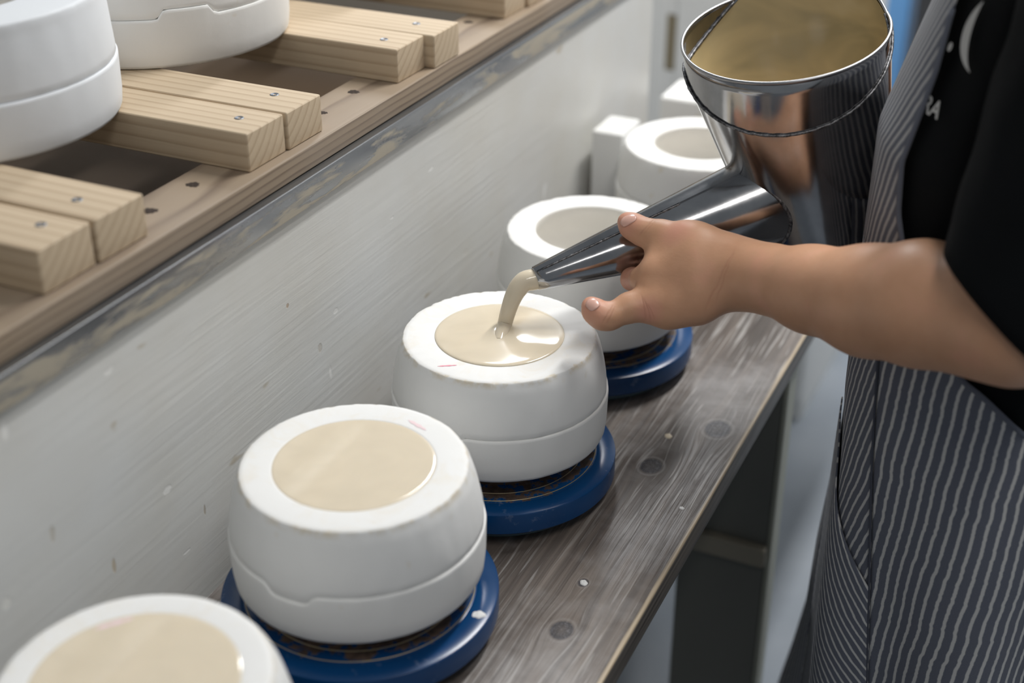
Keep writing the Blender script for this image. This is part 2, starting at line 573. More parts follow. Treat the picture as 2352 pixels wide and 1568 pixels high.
# ---- workbench plank
def mat_bench():
    b = MB('weathered_plank')
    p = b.pos()
    s = b.sep(p)
    knots = [(0.141, -0.1773, 0.0105), (0.125, 0.0804, 0.0115), (0.1634, 0.1721, 0.014), (0.1337, -0.1128, 0.005), (-0.09, -0.33, 0.012)]
    x = s[0]
    dark = None
    ringsum = None
    for kx, ky, kr in knots:
        dx = b.math('SUBTRACT', s[0], kx)
        dy = b.math('SUBTRACT', s[1], ky)
        # stretched distance: grain parts round the knot
        q = b.math('ADD', b.math('POWER', b.math('DIVIDE', dx, kr * 1.7), 2.0), b.math('POWER', b.math('DIVIDE', dy, kr * 3.0), 2.0))
        g = b.math('EXPONENT', b.math('MULTIPLY', q, -1.0))
        x = b.math('SUBTRACT', x, b.math('MULTIPLY', b.math('MULTIPLY', dx, g), 0.62))
        d = b.math('SQRT', b.math('ADD', b.math('POWER', dx, 2.0), b.math('POWER', b.math('MULTIPLY', dy, 0.8), 2.0)))
        k = b.ramp(b.math('DIVIDE', d, kr), [(0.0, 0.55), (0.55, 0.85), (0.8, 1.0), (1.0, 0.0)])
        rr = b.ramp(b.math('DIVIDE', d, kr * 1.6), [(0.0, 0.0), (0.6, 0.0), (0.7, 0.85), (0.8, 0.0), (1.0, 0.0)])
        dark = k if dark is None else b.math('MAXIMUM', dark, k)
        ringsum = rr if ringsum is None else b.math('MAXIMUM', ringsum, rr)
    v = b.comb(x, s[1], s[2])
    big = b.noise(b.map(v, scale=(16, 2.4, 14)), 1.0, 5, 0.6, 0.2)
    fibre = b.noise(b.map(v, scale=(310, 9, 60)), 1.0, 2, 0.55, 0.08)
    wave = b.noise(b.map(v, scale=(150, 2.0, 40)), 1.0, 3, 0.55, 0.15)
    c = b.ramp(big, [(0.30, (0.085, 0.070, 0.060)), (0.5, (0.150, 0.123, 0.105)), (0.72, (0.25, 0.21, 0.18))])
    c = b.mix(b.ramp(wave, [(0.40, 0.55), (0.6, 0.0)]), c, (0.06, 0.05, 0.045))
    patch = b.ramp(b.noise(b.map(p, loc=(1.7, 0.4, 0)), 6, 4, 0.6), [(0.36, 0.15), (0.66, 1.0)])
    streak = b.math('MULTIPLY', b.ramp(fibre, [(0.585, 0.0), (0.64, 1.0)]), patch)
    c = b.mix(b.math('MULTIPLY', streak, 0.85), c, (0.50, 0.48, 0.46))
    haze = b.ramp(b.noise(b.map(p, loc=(0.2, 3.1, 0)), 9, 5, 0.65), [(0.48, 0.0), (0.72, 0.5)])
    c = b.mix(haze, c, (0.40, 0.385, 0.38))
    c = b.mix(b.math('MULTIPLY', dark, 0.9), c, b.ramp(b.noise(p, 260, 3, 0.6, 2.0), [(0.5, (0.035, 0.034, 0.042)), (0.74, (0.20, 0.20, 0.22))]))
    c = b.mix(b.math('MULTIPLY', ringsum, b.math('MULTIPLY', patch, 0.6)), c, (0.40, 0.39, 0.39))
    # worn pale arris along the front edge
    arr = b.math('MULTIPLY', b.ramp(s[0], [(0.0, 0.0), (1.0, 1.0)]), 1.0)
    e = b.n('MapRange', {0: b.math('ADD', s[0], b.math('MULTIPLY', b.math('SUBTRACT', fibre, 0.5), 0.006)), 1: 0.1895, 2: 0.1925, 3: 0.0, 4: 1.0})
    top = b.n('MapRange', {0: s[2], 1: 0.7165, 2: 0.7185, 3: 0.0, 4: 1.0})
    c = b.mix(b.math('MULTIPLY', b.math('MULTIPLY', e, top), 0.85), c, (0.56, 0.45, 0.31))
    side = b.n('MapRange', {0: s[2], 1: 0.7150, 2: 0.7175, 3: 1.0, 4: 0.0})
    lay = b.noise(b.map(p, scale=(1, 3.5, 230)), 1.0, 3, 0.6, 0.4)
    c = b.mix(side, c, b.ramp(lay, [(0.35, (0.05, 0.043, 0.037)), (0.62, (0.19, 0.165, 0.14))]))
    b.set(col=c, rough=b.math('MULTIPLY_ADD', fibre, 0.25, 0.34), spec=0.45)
    b.bump(b.math('ADD', fibre, b.math('MULTIPLY', wave, 0.8)), 0.5, 0.0016)
    return b.m


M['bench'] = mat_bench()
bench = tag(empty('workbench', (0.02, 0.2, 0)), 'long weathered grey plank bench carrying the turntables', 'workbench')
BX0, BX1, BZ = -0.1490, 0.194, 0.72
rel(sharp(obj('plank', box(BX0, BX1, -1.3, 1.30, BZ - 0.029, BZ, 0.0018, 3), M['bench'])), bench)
M['legs'] = mat_plain('dark_green_grey_leg', (0.17, 0.172, 0.155), 0.55, 0, (20, 0.2, 0.002))
M['leg_lit'] = mat_plain('lit_leg_side', (0.42, 0.43, 0.36), 0.55)  # room light on the leg's side face, painted in as a paler colour
for y in (0.36, -1.1):
    t = rel(sharp(obj('trestle_panel', box(0.075, 0.186, y, y + 0.035, 0.0, BZ - 0.029, 0.002, 1), M['legs'])), bench)
    rel(sharp(obj('trestle_rail', box(-0.14, 0.187, y - 0.014, y, 0.425, 0.452, 0.002, 1), mat_plain('trestle_rail', (0.32, 0.29, 0.23), 0.6))), bench)
    rel(sharp(obj('trestle_lit_side', box(0.186, 0.1915, y, y + 0.035, 0.0, BZ - 0.029, 0.001, 1), M['leg_lit'])), bench)
    rel(sharp(obj('trestle_panel', box(-0.145, -0.09, y, y + 0.035, 0.0, BZ - 0.029, 0.002, 1), M['legs'])), bench)

# dried drops of slip on the plank
for px, py, r, nm, lb, mt in ((1535, 1001, 0.0042, 'slip_drop', 'dried cream slip drop on the plank beside a knot', M['slip']),
                              (1341, 1338, 0.0036, 'plaster_speck', 'round white plaster speck on the plank above a dark knot', M['plaster']),
                              (1566, 1167, 0.0024, 'plaster_speck', 'tiny white plaster crumb near the front edge of the plank', M['plaster'])):
    q = unplane(px, py, BZ)
    me = grid_mesh(lathe([(r, 0), (r * 0.9, 0.0005), (r * 0.5, 0.0009), (0.0002, 0.001)], 18,
                         roff=lambda a, i, r=r: r * 0.12 * math.sin(2 * a + r * 900) + r * 0.07 * math.sin(5 * a)))
    tag(obj(nm, me, mt, None, True, (q[0], q[1], BZ)), lb, 'drop')


# ------------------------------------------------------------------ turntables
def mat_blue():
    b = MB('blue_enamel')
    o = b.coord()
    s = b.sep(o)
    rr = b.math('SQRT', b.math('ADD', b.math('POWER', s[0], 2.0), b.math('POWER', s[1], 2.0)))
    rnd = b.t.nodes.new('ShaderNodeObjectInfo').outputs['Random']
    v = b.vmath('ADD', o, b.comb(b.math('MULTIPLY', rnd, 5.0), 0.3, 0))
    n1 = b.noise(v, 55, 6, 0.68)
    inner = b.n('MapRange', {0: rr, 1: 0.098, 2: 0.086, 3: 0.0, 4: 1.0})
    th = b.math('MULTIPLY_ADD', inner, -0.235, 0.69)
    rust = b.n('MapRange', {0: b.math('SUBTRACT', n1, th), 1: 0.0, 2: 0.02, 3: 0.0, 4: 1.0})
    rc = b.ramp(b.noise(v, 140, 3), [(0.35, (0.045, 0.028, 0.020)), (0.7, (0.115, 0.072, 0.05))])
    blue = b.ramp(b.noise(v, 9, 3), [(0.3, (0.0015, 0.036, 0.125)), (0.75, (0.002, 0.062, 0.200))])
    c = b.mix(rust, blue, rc)
    dust = b.ramp(b.noise(b.vmath('ADD', v, (3, 1, 2)), 40, 5, 0.7), [(0.62, 0.0), (0.8, 0.55)])
    c = b.mix(dust, c, (0.30, 0.36, 0.45))
    b.set(col=c, rough=b.math('MULTIPLY_ADD', rust, 0.45, 0.26), spec=0.5)
    b.bump(b.math('ADD', rust, b.math('MULTIPLY', n1, 0.3)), 0.25, 0.0008)
    return b.m


M['blue'] = mat_blue()
M['brass'] = mat_plain('worn_groove', (0.50, 0.41, 0.26), 0.4, 0.6)
M['basemetal'] = mat_plain('turntable_base', (0.12, 0.17, 0.19), 0.55, 0.2, (60, 0.3, 0.002))
WZ0, WZ1, MZ = 0.7325, 0.7575, 0.7795


def turntable(x, y, label, r=0.110, rz=0.0):
    t = tag(empty('turntable', (x, y, BZ), rz), label, 'turntable', 'blue turntables on the plank')
    k = r / 0.110
    a, bz = WZ0 - BZ, WZ1 - BZ
    prof = [(0.02, a), (0.104, a), (0.1085, a + 0.0012), (0.110, a + 0.003), (0.1102, bz - 0.0034), (0.1098, bz - 0.0022),
            (0.1088, bz - 0.0016), (0.0955, bz + 0.0004), (0.0925, bz - 0.0006), (0.091, bz), (0.03, bz), (0.0005, bz)]
    sharp(obj('wheel_head', grid_mesh(lathe([(p[0] * k, p[1]) for p in prof], 96)), M['blue'], t, True), 34)
    for rr in (0.0912, 0.0795):
        obj('groove_line', ring_tube([(rr * k * math.cos(q * 2 * math.pi / 96), rr * k * math.sin(q * 2 * math.pi / 96), bz + 0.0002) for q in range(96)], 0.00042, 6), M['brass'], t, True)
    obj('riser', grid_mesh(lathe([(0.066, bz), (0.066, MZ - BZ - 0.002), (0.064, MZ - BZ - 0.0003), (0.0005, MZ - BZ - 0.0003)], 64)), M['blue'], t, True)
    obj('base', grid_mesh(lathe([(0.0005, 0), (0.094, 0.0), (0.0955, 0.002), (0.095, 0.006), (0.088, 0.0095), (0.03, 0.011), (0.02, a)], 64)), M['basemetal'], t, True)
    return t


# ------------------------------------------------------------------ plaster moulds
def trap(a, c, half, slope):
    d = abs((a - c + math.pi) % (2 * math.pi) - math.pi)
    t = min(max((half + slope - d) / slope, 0), 1)
    return t * t * (3 - 2 * t)


def mould(name, x, y, zbase, label, group, hole=0.058, rtop=0.0874, rseam=0.0995, zs=0.045, zt=0.0965, keys=(),
          cavity=True, mat=None, seed=0.0, rz=0.0, depth=0.055, chip=0.0006, fill_z=None, upside=False):
    """two-part plaster mould: lower half, upper half with pouring hole; keys = [(angle, half, slope, dz)] along the seam"""
    mat = mat or M['plaster']
    t = tag(empty(name, (x, y, zbase), rz), label, 'mould', group)

    def seam(a):
        return sum(k[3] * trap(a, k[0], k[1], k[2]) for k in keys)
    rs = rseam
    low = [(0.0005, 0.0), (rs - 0.0055, 0.0), (rs - 0.0028, 0.001), (rs - 0.0014, 0.004), (rs, 0.016), (rs + 0.0006, zs - 0.003),
           (rs + 0.0004, zs - 0.0008), (rs - 0.0004, zs - 0.0002), (rs - 0.02, zs - 0.0002), (0.0005, zs - 0.0002)]
    wl = [0, 0, 0, 0.05, 0.4, 0.95, 1, 1, 1, 1]

    def wob(a, i, amp):
        return amp * mnoise.noise((math.cos(a) * 9 + seed, math.sin(a) * 9, i * 0.35))
    obj('lower_half', grid_mesh(lathe(low, 160, lambda a, i: wl[i] * seam(a), lambda a, i: wob(a, i, 0.0004) if 0 < i < 7 else 0)), mat, t, True)
    H = zt - zs
    dr = rs - 0.0008 - rtop
    up = [(rs - 0.02, zs), (rs - 0.0018, zs), (rs - 0.0010, zs + 0.0008)]
    for q in (0.12, 0.28, 0.46, 0.62, 0.76, 0.88):
        up.append((rs - 0.0010 - dr * (q ** 1.75) * 0.90, zs + H * q))
    up += [(rtop + 0.0011, zt - 0.0026), (rtop + 0.0005, zt - 0.0008), (rtop - 0.0004, zt - 0.0001), (rtop - 0.004, zt + 0.0001),
           (hole + 0.003, zt), (hole + 0.0010, zt - 0.0002), (hole, zt - 0.0012)]
    nrim = len(up) - 7
    if cavity:
        cav = [(hole - 0.0005, zt - 0.005), (hole + 0.002, zt - 0.014), (hole + 0.008, zt - 0.026), (hole + 0.008, zt - 0.038), (hole - 0.006, zt - depth + 0.004),
               (hole * 0.6, zt - depth), (0.0005, zt - depth)]
    else:
        cav = [(hole - 0.0005, zt - 0.006), (0.0005, zt - 0.006)]
    wu = [1, 1, 1] + [max(0, 1 - q * 3.2) for q in (0.12, 0.28, 0.46, 0.62, 0.76, 0.88)]

    def zo(a, i):
        d = wu[i] * seam(a) if i < len(wu) else 0
        if nrim <= i <= nrim + 2:
            d -= chip * max(0, mnoise.noise((math.cos(a) * 14 + seed, math.sin(a) * 14, 2.2)) - 0.05) * 3.0
        return d

    def ro(a, i):
        d = wob(a, i, 0.0005) if i < nrim + 3 else 0
        if nrim <= i <= nrim + 2:
            d -= chip * max(0, mnoise.noise((math.cos(a) * 19 + seed, math.sin(a) * 19, 7.2))) * 2.2
        return d
    obj('upper_half', grid_mesh(lathe(up, 192, zo, ro)), mat, t, True)
    obj('pouring_cavity', grid_mesh(lathe([(hole, zt - 0.0012)] + cav, 96)), M['cavity'], t, True)
    return t


def slip_pool(x, y, z, r, label, dome=0.0012, bumps=(), meniscus=0.0014, group='pools of liquid slip'):
    prof = [(r + 0.0012, -0.0008), (r + 0.0018, 0.0003), (r + 0.0012, meniscus * 0.7), (r - 0.0006, meniscus * 0.95)]
    n = 26
    for i in range(1, n):
        q = 1 - i / n
        prof.append((r * q, meniscus + dome * (1 - q * q)))
    prof.append((0.0003, meniscus + dome))
    seg = 96
    rows = lathe(prof, seg)
    for i, ring in enumerate(rows):
        for j, v in enumerate(ring):
            dz = sum(h * math.exp(-((v[0] - bx) ** 2 + (v[1] - by) ** 2) / (s * s)) for bx, by, s, h in bumps)
            ring[j] = (v[0], v[1], v[2] + dz)
    o = obj('slip_pool', grid_mesh(rows), M['slip'], None, True, (x, y, z))
    return tag(o, label, 'slip', group)


G1, G2 = 'plaster moulds on the plank', 'plaster moulds drying on the rack'
# angle 0 = +x; the camera sees angles from about -150 to 10 degrees
cam_ang = math.atan2(CAM[1], CAM[0])
ZT = 0.0965
turntable(-0.0005, 0.0, 'blue turntable with rusty top under the mould being poured', 0.1105)
mould('plaster_mould', 0.0, 0.002, MZ, 'chipped white plaster mould being filled from the steel pitcher, pink mark on its rim', G1, 0.0578, 0.0874, 0.0998,
      keys=((math.radians(-100), 0.27, 0.03, -0.0045),), seed=1.0, chip=0.0005)
turntable(-0.0138, -0.2345, 'blue turntable with a white splash, second from the bottom of the photo', 0.1130, 1.2)
mould('plaster_mould', -0.0125, -0.2345, MZ, 'full white plaster mould with a wavy notch in its seam, left of the poured one', G1, 0.0626, 0.0885, 0.1015,
      keys=((math.radians(-90), 0.13, 0.10, -0.0085),), seed=2.0, chip=0.0002)
turntable(-0.012, -0.503, 'blue turntable under the nearest mould, cut off by the lower frame', 0.1105, 2.2)
mould('plaster_mould', -0.012, -0.503, MZ, 'nearest full plaster mould, cut off by the bottom left of the photo', G1, 0.0645, 0.0855, 0.1005, seed=3.0, chip=0.0001)
turntable(-0.010, 0.2560, 'blue turntable behind the pouring hand', 0.1105, 0.7)
mould('plaster_mould', -0.0125, 0.2535, MZ, 'empty white plaster mould behind the spout and the hand', G1, 0.0588, 0.0883, 0.0998, seed=4.0, mat=M['plaster2'], depth=0.062)
turntable(0.012, 0.543, 'blue turntable of the farthest round mould, behind the pitcher', 0.1105, 2.9)
mould('plaster_mould', 0.012, 0.543, MZ, 'farthest empty round plaster mould on the plank, beside the white block', G1, 0.0553, 0.0895, 0.0998, seed=5.0, mat=M['plaster2'], depth=0.062)

slip_pool(0.0, 0.002, MZ + ZT - 0.0002, 0.0572, 'glossy cream slip spreading in the mould being poured', 0.0026,
          bumps=((0.004, 0.0, 0.008, -0.0022), (0.004, 0.0, 0.020, 0.0016)))
slip_pool(-0.0125, -0.2345, MZ + ZT - 0.0006, 0.0620, 'still cream slip in the full mould with the wavy seam', 0.0000, meniscus=0.0008)
slip_pool(-0.012, -0.503, MZ + ZT - 0.0006, 0.0649, 'cream slip in the nearest mould, cut off by the frame', 0.0000, meniscus=0.0008)

# pink pencil marks on the rims
M['pink_faint'] = mat_plain('faint_pink_mark', (0.80, 0.62, 0.64), 0.7)
M['pink'] = mat_plain('pink_mark', (0.80, 0.30, 0.38), 0.7)
for mi, px, py, ln, wd, an in ((0, 1027, 840, 0.0085, 0.0011, 0.55), (1, 958, 976, 0.011, 0.0022, -0.35), (2, 262, 1432, 0.013, 0.0024, 0.9)):
    root = [o for o in COL.objects if o.name.startswith('plaster_mould')][mi]
    q = unplane(px, py, MZ + ZT)
    top_, bot_ = [], []
    for k in range(9):
        t = k / 8 * 2 - 1
        ww = wd * (1 - t * t) ** 0.5 * (0.75 + 0.25 * math.sin(9 * t))
        for lst, sg in ((top_, 1), (bot_, -1)):
            lx, ly = t * ln, sg * (ww + 0.0001)
            lst.append((q[0] + lx * math.cos(an) - ly * math.sin(an), q[1] + lx * math.sin(an) + ly * math.cos(an), MZ + ZT + 0.00025))
    rel(obj('pencil_mark', grid_mesh([top_, bot_], close_u=False), M['pink'] if mi == 0 else M['pink_faint']), root)


# ---- big moulds on the rack
def big(x, y, label, r, keys=(), seed=0.0, mat=None, zs=0.0465, zt=0.106, rtop=None, hole=0.075):
    return mould('plaster_mould', x, y, SZ1 + 0.0003, label, G2, hole, rtop or r - 0.010, r, zs, zt, keys, True, mat, seed, 0, 0.07, 0.0004)


big(-0.4160, -0.176, 'large bluish white plaster mould at the top left edge of the photo on the rack', 0.132, seed=6.0, mat=M['plaster3'], zs=0.047, zt=0.106, rtop=0.1265)
big(-0.4260, 0.097, 'large plaster mould with a raised step in its seam, on the middle slats', 0.134,
    keys=((math.radians(-38), 0.15, 0.06, 0.0085),), seed=7.0, mat=M['plaster2'])
big(-0.4375, 0.372, 'third large plaster mould on the rack, only its foot showing at the top', 0.134, seed=8.0, mat=M['plaster2'])

# ---- plaster blocks at the far end of the plank
tag(sharp(obj('plaster_block', box(-0.146, -0.103, 0.585, 0.65, BZ, 0.853, 0.004, 3), M['plaster'])),
    'narrow upright white plaster block standing left of the farthest round mould', 'block')
tag(sharp(obj('plaster_block', box(-0.150, -0.01, 0.862, 0.95, BZ, 0.812, 0.006, 3), M['plaster2'])),
    'wide blurred white plaster block at the far end of the plank', 'block')

# ---- things beyond the plank
cab = tag(empty('white_cabinet', (-0.4, 1.5, 0)), 'white cabinet beyond the far end of the plank, with a brown gap in its front', 'cabinet')
M['cab'] = mat_whitewall('cabinet_white')
for x0, x1 in ((-1.1, -0.3135), (-0.2945, 0.005)):
    rel(sharp(obj('door', box(x0, x1, 1.36, 1.38, 0.05, 1.15, 0.002, 1), M['cab'])), cab)
rel(sharp(obj('carcass', box(-1.1, 0.005, 1.381, 1.75, 0.0, 1.16, 0.002, 1), M['cab'])), cab)
rel(sharp(obj('gap_strip', box(-0.313, -0.295, 1.362, 1.379, 0.685, 0.785, 0.0), mat_plain('brown_gap', (0.24, 0.20, 0.13), 0.7))), cab)
rel(sharp(obj('gap_strip', box(-0.313, -0.295, 1.362, 1.379, 0.787, 1.15, 0.0), M['cab'])), cab)
rel(sharp(obj('gap_strip', box(-0.313, -0.295, 1.362, 1.379, 0.05, 0.683, 0.0), M['cab'])), cab)
crate = tag(empty('blue_bin', (-0.08, 2.75, 0)), 'blue plastic bin glimpsed between the pitcher and the apron strap', 'bin')
rel(sharp(obj('body', box(-0.22, -0.085, 2.60, 2.85, 0.0, 0.62, 0.01, 2), mat_plain('blue_plastic', (0.10, 0.25, 0.48), 0.4))), crate)
rel(sharp(obj('rim', box(-0.226, -0.079, 2.594, 2.856, 0.62, 0.645, 0.006, 2), mat_plain('blue_plastic_rim', (0.12, 0.30, 0.55), 0.4))), crate)
tag(sharp(obj('dark_post', box(-0.070, -0.02, 2.60, 2.65, 0.0, 1.5, 0.002, 1), mat_plain('dark_post', (0.03, 0.03, 0.032), 0.5))),
    'thin dark upright post beside the blue bin', 'post')

# white splash on a turntable, drips
_tt = [o for o in COL.objects if o.name.startswith('turntable')][1]
_q = unplane(1096, 1412, WZ1 - 0.001)
_o = obj('plaster_splash', grid_mesh(lathe([(0.0058, -0.0006), (0.0052, 0.0008), (0.003, 0.0013), (0.0003, 0.0015)], 24, roff=lambda a, i: (0.0012 * math.sin(2 * a + 0.6) + 0.0006 * math.sin(5 * a)) if i < 2 else 0)), M['plaster'], None, True, tuple(_q))
bpy.context.view_layer.update()
_o.parent = _tt
_o.matrix_parent_inverse = _tt.matrix_world.inverted()

# ------------------------------------------------------------------ steel pitcher
def mat_steel():
    b = MB('stainless_steel')
    o = b.coord()
    sm = b.noise(o, 18, 5, 0.65)
    sc = b.noise(b.map(o, scale=(40, 40, 200)), 1.0, 3, 0.6)
    c = b.ramp(sm, [(0.3, (0.30, 0.30, 0.31)), (0.7, (0.44, 0.44, 0.445))])
    b.set(col=c, metal=1.0, rough=b.math('ADD', b.math('MULTIPLY_ADD', sm, 0.14, 0.05), b.math('MULTIPLY', sc, 0.06)))
    b.bump(sm, 0.05, 0.002)
    return b.m


def mat_weld():
    b = MB('weld_bead')
    o = b.coord()
    n1 = b.noise(o, 220, 4, 0.7)
    b.set(col=b.ramp(n1, [(0.38, (0.07, 0.07, 0.073)), (0.68, (0.36, 0.36, 0.37))]), metal=0.85, rough=0.5)
    b.bump(n1, 0.6, 0.002)
    return b.m


M['steel'], M['weld'] = mat_steel(), mat_weld()
M['lip'] = mat_plain('brushed_lip', (0.36, 0.36, 0.37), 0.36, 1.0)
RIMC = P(1803, 76, 1.255)
_ray = (RIMC - CAM) / np.linalg.norm(RIMC - CAM)
_up = CU - _ray * np.dot(CU, _ray); _up /= np.linalg.norm(_up)
_rt = np.cross(_ray, _up)
n_ = -0.055 * _rt + 0.893 * _up - 0.445 * _ray      # rim normal
n_ /= np.linalg.norm(n_)
rx = CR - n_ * np.dot(CR, n_); rx /= np.linalg.norm(rx)
ry = np.cross(n_, rx)                               # away from the camera
RR = 0.0925
NP = 128
phis = np.linspace(0, 2 * math.pi, NP, endpoint=False)


def rim_pt(a, drop, r=RR):
    return RIMC + r * (math.cos(a) * rx + math.sin(a) * ry) - drop * n_


def hdrop(a):
    return 0.0125 - 0.0085 * math.cos(a) - 0.0375 * math.sin(a) + 0.055 * max(0.0, -math.cos(a)) * max(0.0, math.sin(a))


BOTC = P(1905, 588, 1.335)
axis = BOTC - (RIMC - 0.0125 * n_)
axis_len = np.linalg.norm(axis); ax_n = axis / axis_len
bx_ = rx - ax_n * np.dot(rx, ax_n); bx_ /= np.linalg.norm(bx_)
by_ = np.cross(bx_, ax_n); by_ = by_ if np.dot(by_, ry) > 0 else -by_
RB = 0.056


def body_pt(a, t, off=0.0):
    top = rim_pt(a, hdrop(a), RR + 0.0008 + off)
    bot = BOTC + (RB + off) * (math.cos(a) * bx_ + math.sin(a) * by_)
    return top * (1 - t) + bot * t


pit = tag(empty('pitcher', tuple(BOTC)), 'stainless steel slip pitcher with a long conical spout, held tilted over the moulds', 'pitcher')
ts = np.linspace(0, 1, 14)
rel(obj('body', grid_mesh([[body_pt(a, t) for a in phis] for t in ts], cap_end=True), M['steel'], None, True), pit)
rel(obj('inner_slip_film', grid_mesh([[body_pt(a, t, -0.0016) for a in phis] for t in np.linspace(0.012, 0.985, 12)], cap_end=True), M['slip_coat'], None, True), pit)
# front guard band between the weld and the rim (thin double wall, only where the weld lies below the rim)
bf = [a for a in np.linspace(math.radians(-262), math.radians(20), 150) if hdrop(a) > 0.0004]
outer = [[rim_pt(a, hdrop(a) * (1 - s), RR) for a in bf] for s in (0, 0.25, 0.5, 0.75, 1.0)]
inner = [[rim_pt(a, hdrop(a) * (1 - s), RR - 0.0011) for a in bf] for s in (1.0, 0.75, 0.5, 0.25, 0)]
rel(obj('guard_band', grid_mesh(outer + inner, close_u=False), M['steel'], None, True), pit)
lip = [rim_pt(a, min(hdrop(a), 0.0) if hdrop(a) < 0 else 0.0, RR) for a in phis]
rel(obj('rolled_lip', ring_tube(lip, 0.0016, 10), M['lip'], None, True), pit)
wl = [rim_pt(a, hdrop(a) + 0.0006 * mnoise.noise((a * 14, 0, 0)), RR + 0.001) for a in bf]
rel(obj('rim_weld', tube(wl, [0.0013 + 0.0006 * mnoise.noise((i * 0.7, 3, 1)) for i in range(len(wl))], 8), M['weld'], None, True), pit)
wli = [rim_pt(a, hdrop(a) + 0.0006 * mnoise.noise((a * 14, 0, 5)), RR - 0.0018) for a in bf]
rel(obj('inner_weld', tube(wli, [0.0013 + 0.0006 * mnoise.noise((i * 0.9, 3, 1)) for i in range(len(wli))], 8), M['weld'], None, True), pit)
# slip standing in the pitcher: level surface inside the body
lev = body_pt(math.radians(-90), 0.30)[2]
pts = []
for a in phis:
    lo, hi = 0.0, 1.0
    for _ in range(30):
        m_ = (lo + hi) / 2
        if body_pt(a, m_, -0.002)[2] > lev: lo = m_
        else: hi = m_
    pts.append(body_pt(a, lo, -0.002))
cen = sum(pts) / len(pts)
rows = [[cen * (1 - s) + q * s for q in pts] for s in (1.0, 0.97, 0.6, 0.3, 0.01)]
tag(obj('pitcher_slip', grid_mesh(rows), M['slip'], None, True), 'cream slip standing inside the steel pitcher', 'slip')

# spout
TIP = P(1229, 641, 1.262)
SB = P(1760, 460, 1.300)
sd = SB - TIP; sl = np.linalg.norm(sd); sd_n = sd / sl
SBX = TIP + sd * 1.32
su = CU - sd_n * np.dot(CU, sd_n); su /= np.linalg.norm(su)     # 'up' seen in the photo
sv = np.cross(sd_n, su)
sv = sv if np.dot(sv, CF) < 0 else -sv                          # towards the camera
r0, r1 = 0.0104, 0.0455
rad = lambda t: r0 + (r1 - r0) * t


def spout_pt(a, t, off=0.0):
    """a = 0 up, 90 deg towards the camera"""
    return TIP + sd * t + (rad(t) + off) * (math.cos(a) * su + math.sin(a) * sv)


def inside_body(p):
    d = p - (RIMC - 0.0125 * n_)
    t = np.dot(d, ax_n) / axis_len
    q = d - ax_n * np.dot(d, ax_n)
    return np.linalg.norm(q) < RR * (1 - t) + RB * t


sa = np.linspace(0, 2 * math.pi, 72, endpoint=False)
tend = []
for a in sa:
    t = 0.75
    while t < 1.6 and not inside_body(spout_pt(a, t)):
        t += 0.004
    tend.append(t)
tend = np.array(tend)
for _ in range(2):
    tend = (np.roll(tend, 1) + tend + np.roll(tend, -1)) / 3
tt = np.linspace(0, 1, 26)
orow = [[spout_pt(a, (te + 0.02) * s) for a, te in zip(sa, tend)] for s in tt]
irow = [[spout_pt(a, te * 0.6 * s, -0.0009) for a, te in zip(sa, tend)] for s in (0.6, 0.3, 0.0)]
rel(obj('spout', grid_mesh(irow + orow), M['steel'], None, True), pit)
rel(obj('spout_weld', ring_tube([spout_pt(a, te) + 0.0006 * np.array([mnoise.noise((i, 1, 1)), 0, 0]) for i, (a, te) in enumerate(zip(sa, tend))], 0.0021, 8), M['weld'], None, True), pit)
# folded seam: a raised strip along the upper flank
s0, s1 = math.radians(22), math.radians(62)
rows = []
for t in np.linspace(0.002, 0.99, 30):
    w0 = math.radians(8)
    w1 = w0 + math.radians(46) * (r0 / rad(t)) ** 0.22
    ring = []
    for q in np.linspace(0, 1, 7):
        a = w0 + (w1 - w0) * q
        ring.append(spout_pt(a, t, 0.0013))
    ring.append(spout_pt(w1, t, -0.0004)); ring.insert(0, spout_pt(w0, t, -0.0004))
    rows.append(ring)
rel(sharp(obj('spout_seam', grid_mesh(rows, close_u=False), M['steel'], None, True), 40), pit)
# solder beads along the seam
sp = [spout_pt(math.radians(8) + math.radians(48) * (r0 / rad(t)) ** 0.22, t, 0.0003) for t in np.linspace(0.03, 0.62, 90)]
rel(obj('solder_line', tube(sp, [0.0009 + 0.0006 * mnoise.noise((i * 0.55, 9, 1)) for i in range(len(sp))], 6), M['weld'], None, True), pit)

# the stream of slip
hit = unplane(1151, 772, MZ + ZT + 0.001)
t0_ = TIP + sd_n * 0.004
ctl = [t0_ + sd_n * 0.02, t0_, t0_ - sd_n * 0.004 + np.array([0, 0, -0.0006])]
pm = [P(1206, 646, 1.261), P(1190, 662, 1.261), P(1178, 684, 1.262), P(1168, 712, 1.265), P(1159, 745, 1.270)]
path = [TIP + sd_n * 0.012, TIP] + pm + [hit, hit + (hit - pm[-1]) * 0.6]
rads = [0.0099, 0.0098, 0.0096, 0.0091, 0.0081, 0.0074, 0.0068, 0.0065, 0.0064]


def smooth_path(pts, rs, n=6):
    out, ro = [], []
    pts = [np.array(p) for p in pts]
    for i in range(len(pts) - 1):
        p0, p1, p2, p3 = pts[max(i - 1, 0)], pts[i], pts[i + 1], pts[min(i + 2, len(pts) - 1)]
        for k in range(n):
            t = k / n
            out.append(0.5 * (2 * p1 + (p2 - p0) * t + (2 * p0 - 5 * p1 + 4 * p2 - p3) * t * t + (3 * p1 - p0 - 3 * p2 + p3) * t ** 3))
            ro.append(rs[i] * (1 - t) + rs[i + 1] * t)
    out.append(pts[-1]); ro.append(rs[-1])
    return out, ro


pp, rr_ = smooth_path(path, rads)
tag(obj('slip_stream', tube(pp, rr_, 20), M['slip'], None, True), 'stream of cream slip falling from the spout into the mould', 'slip')


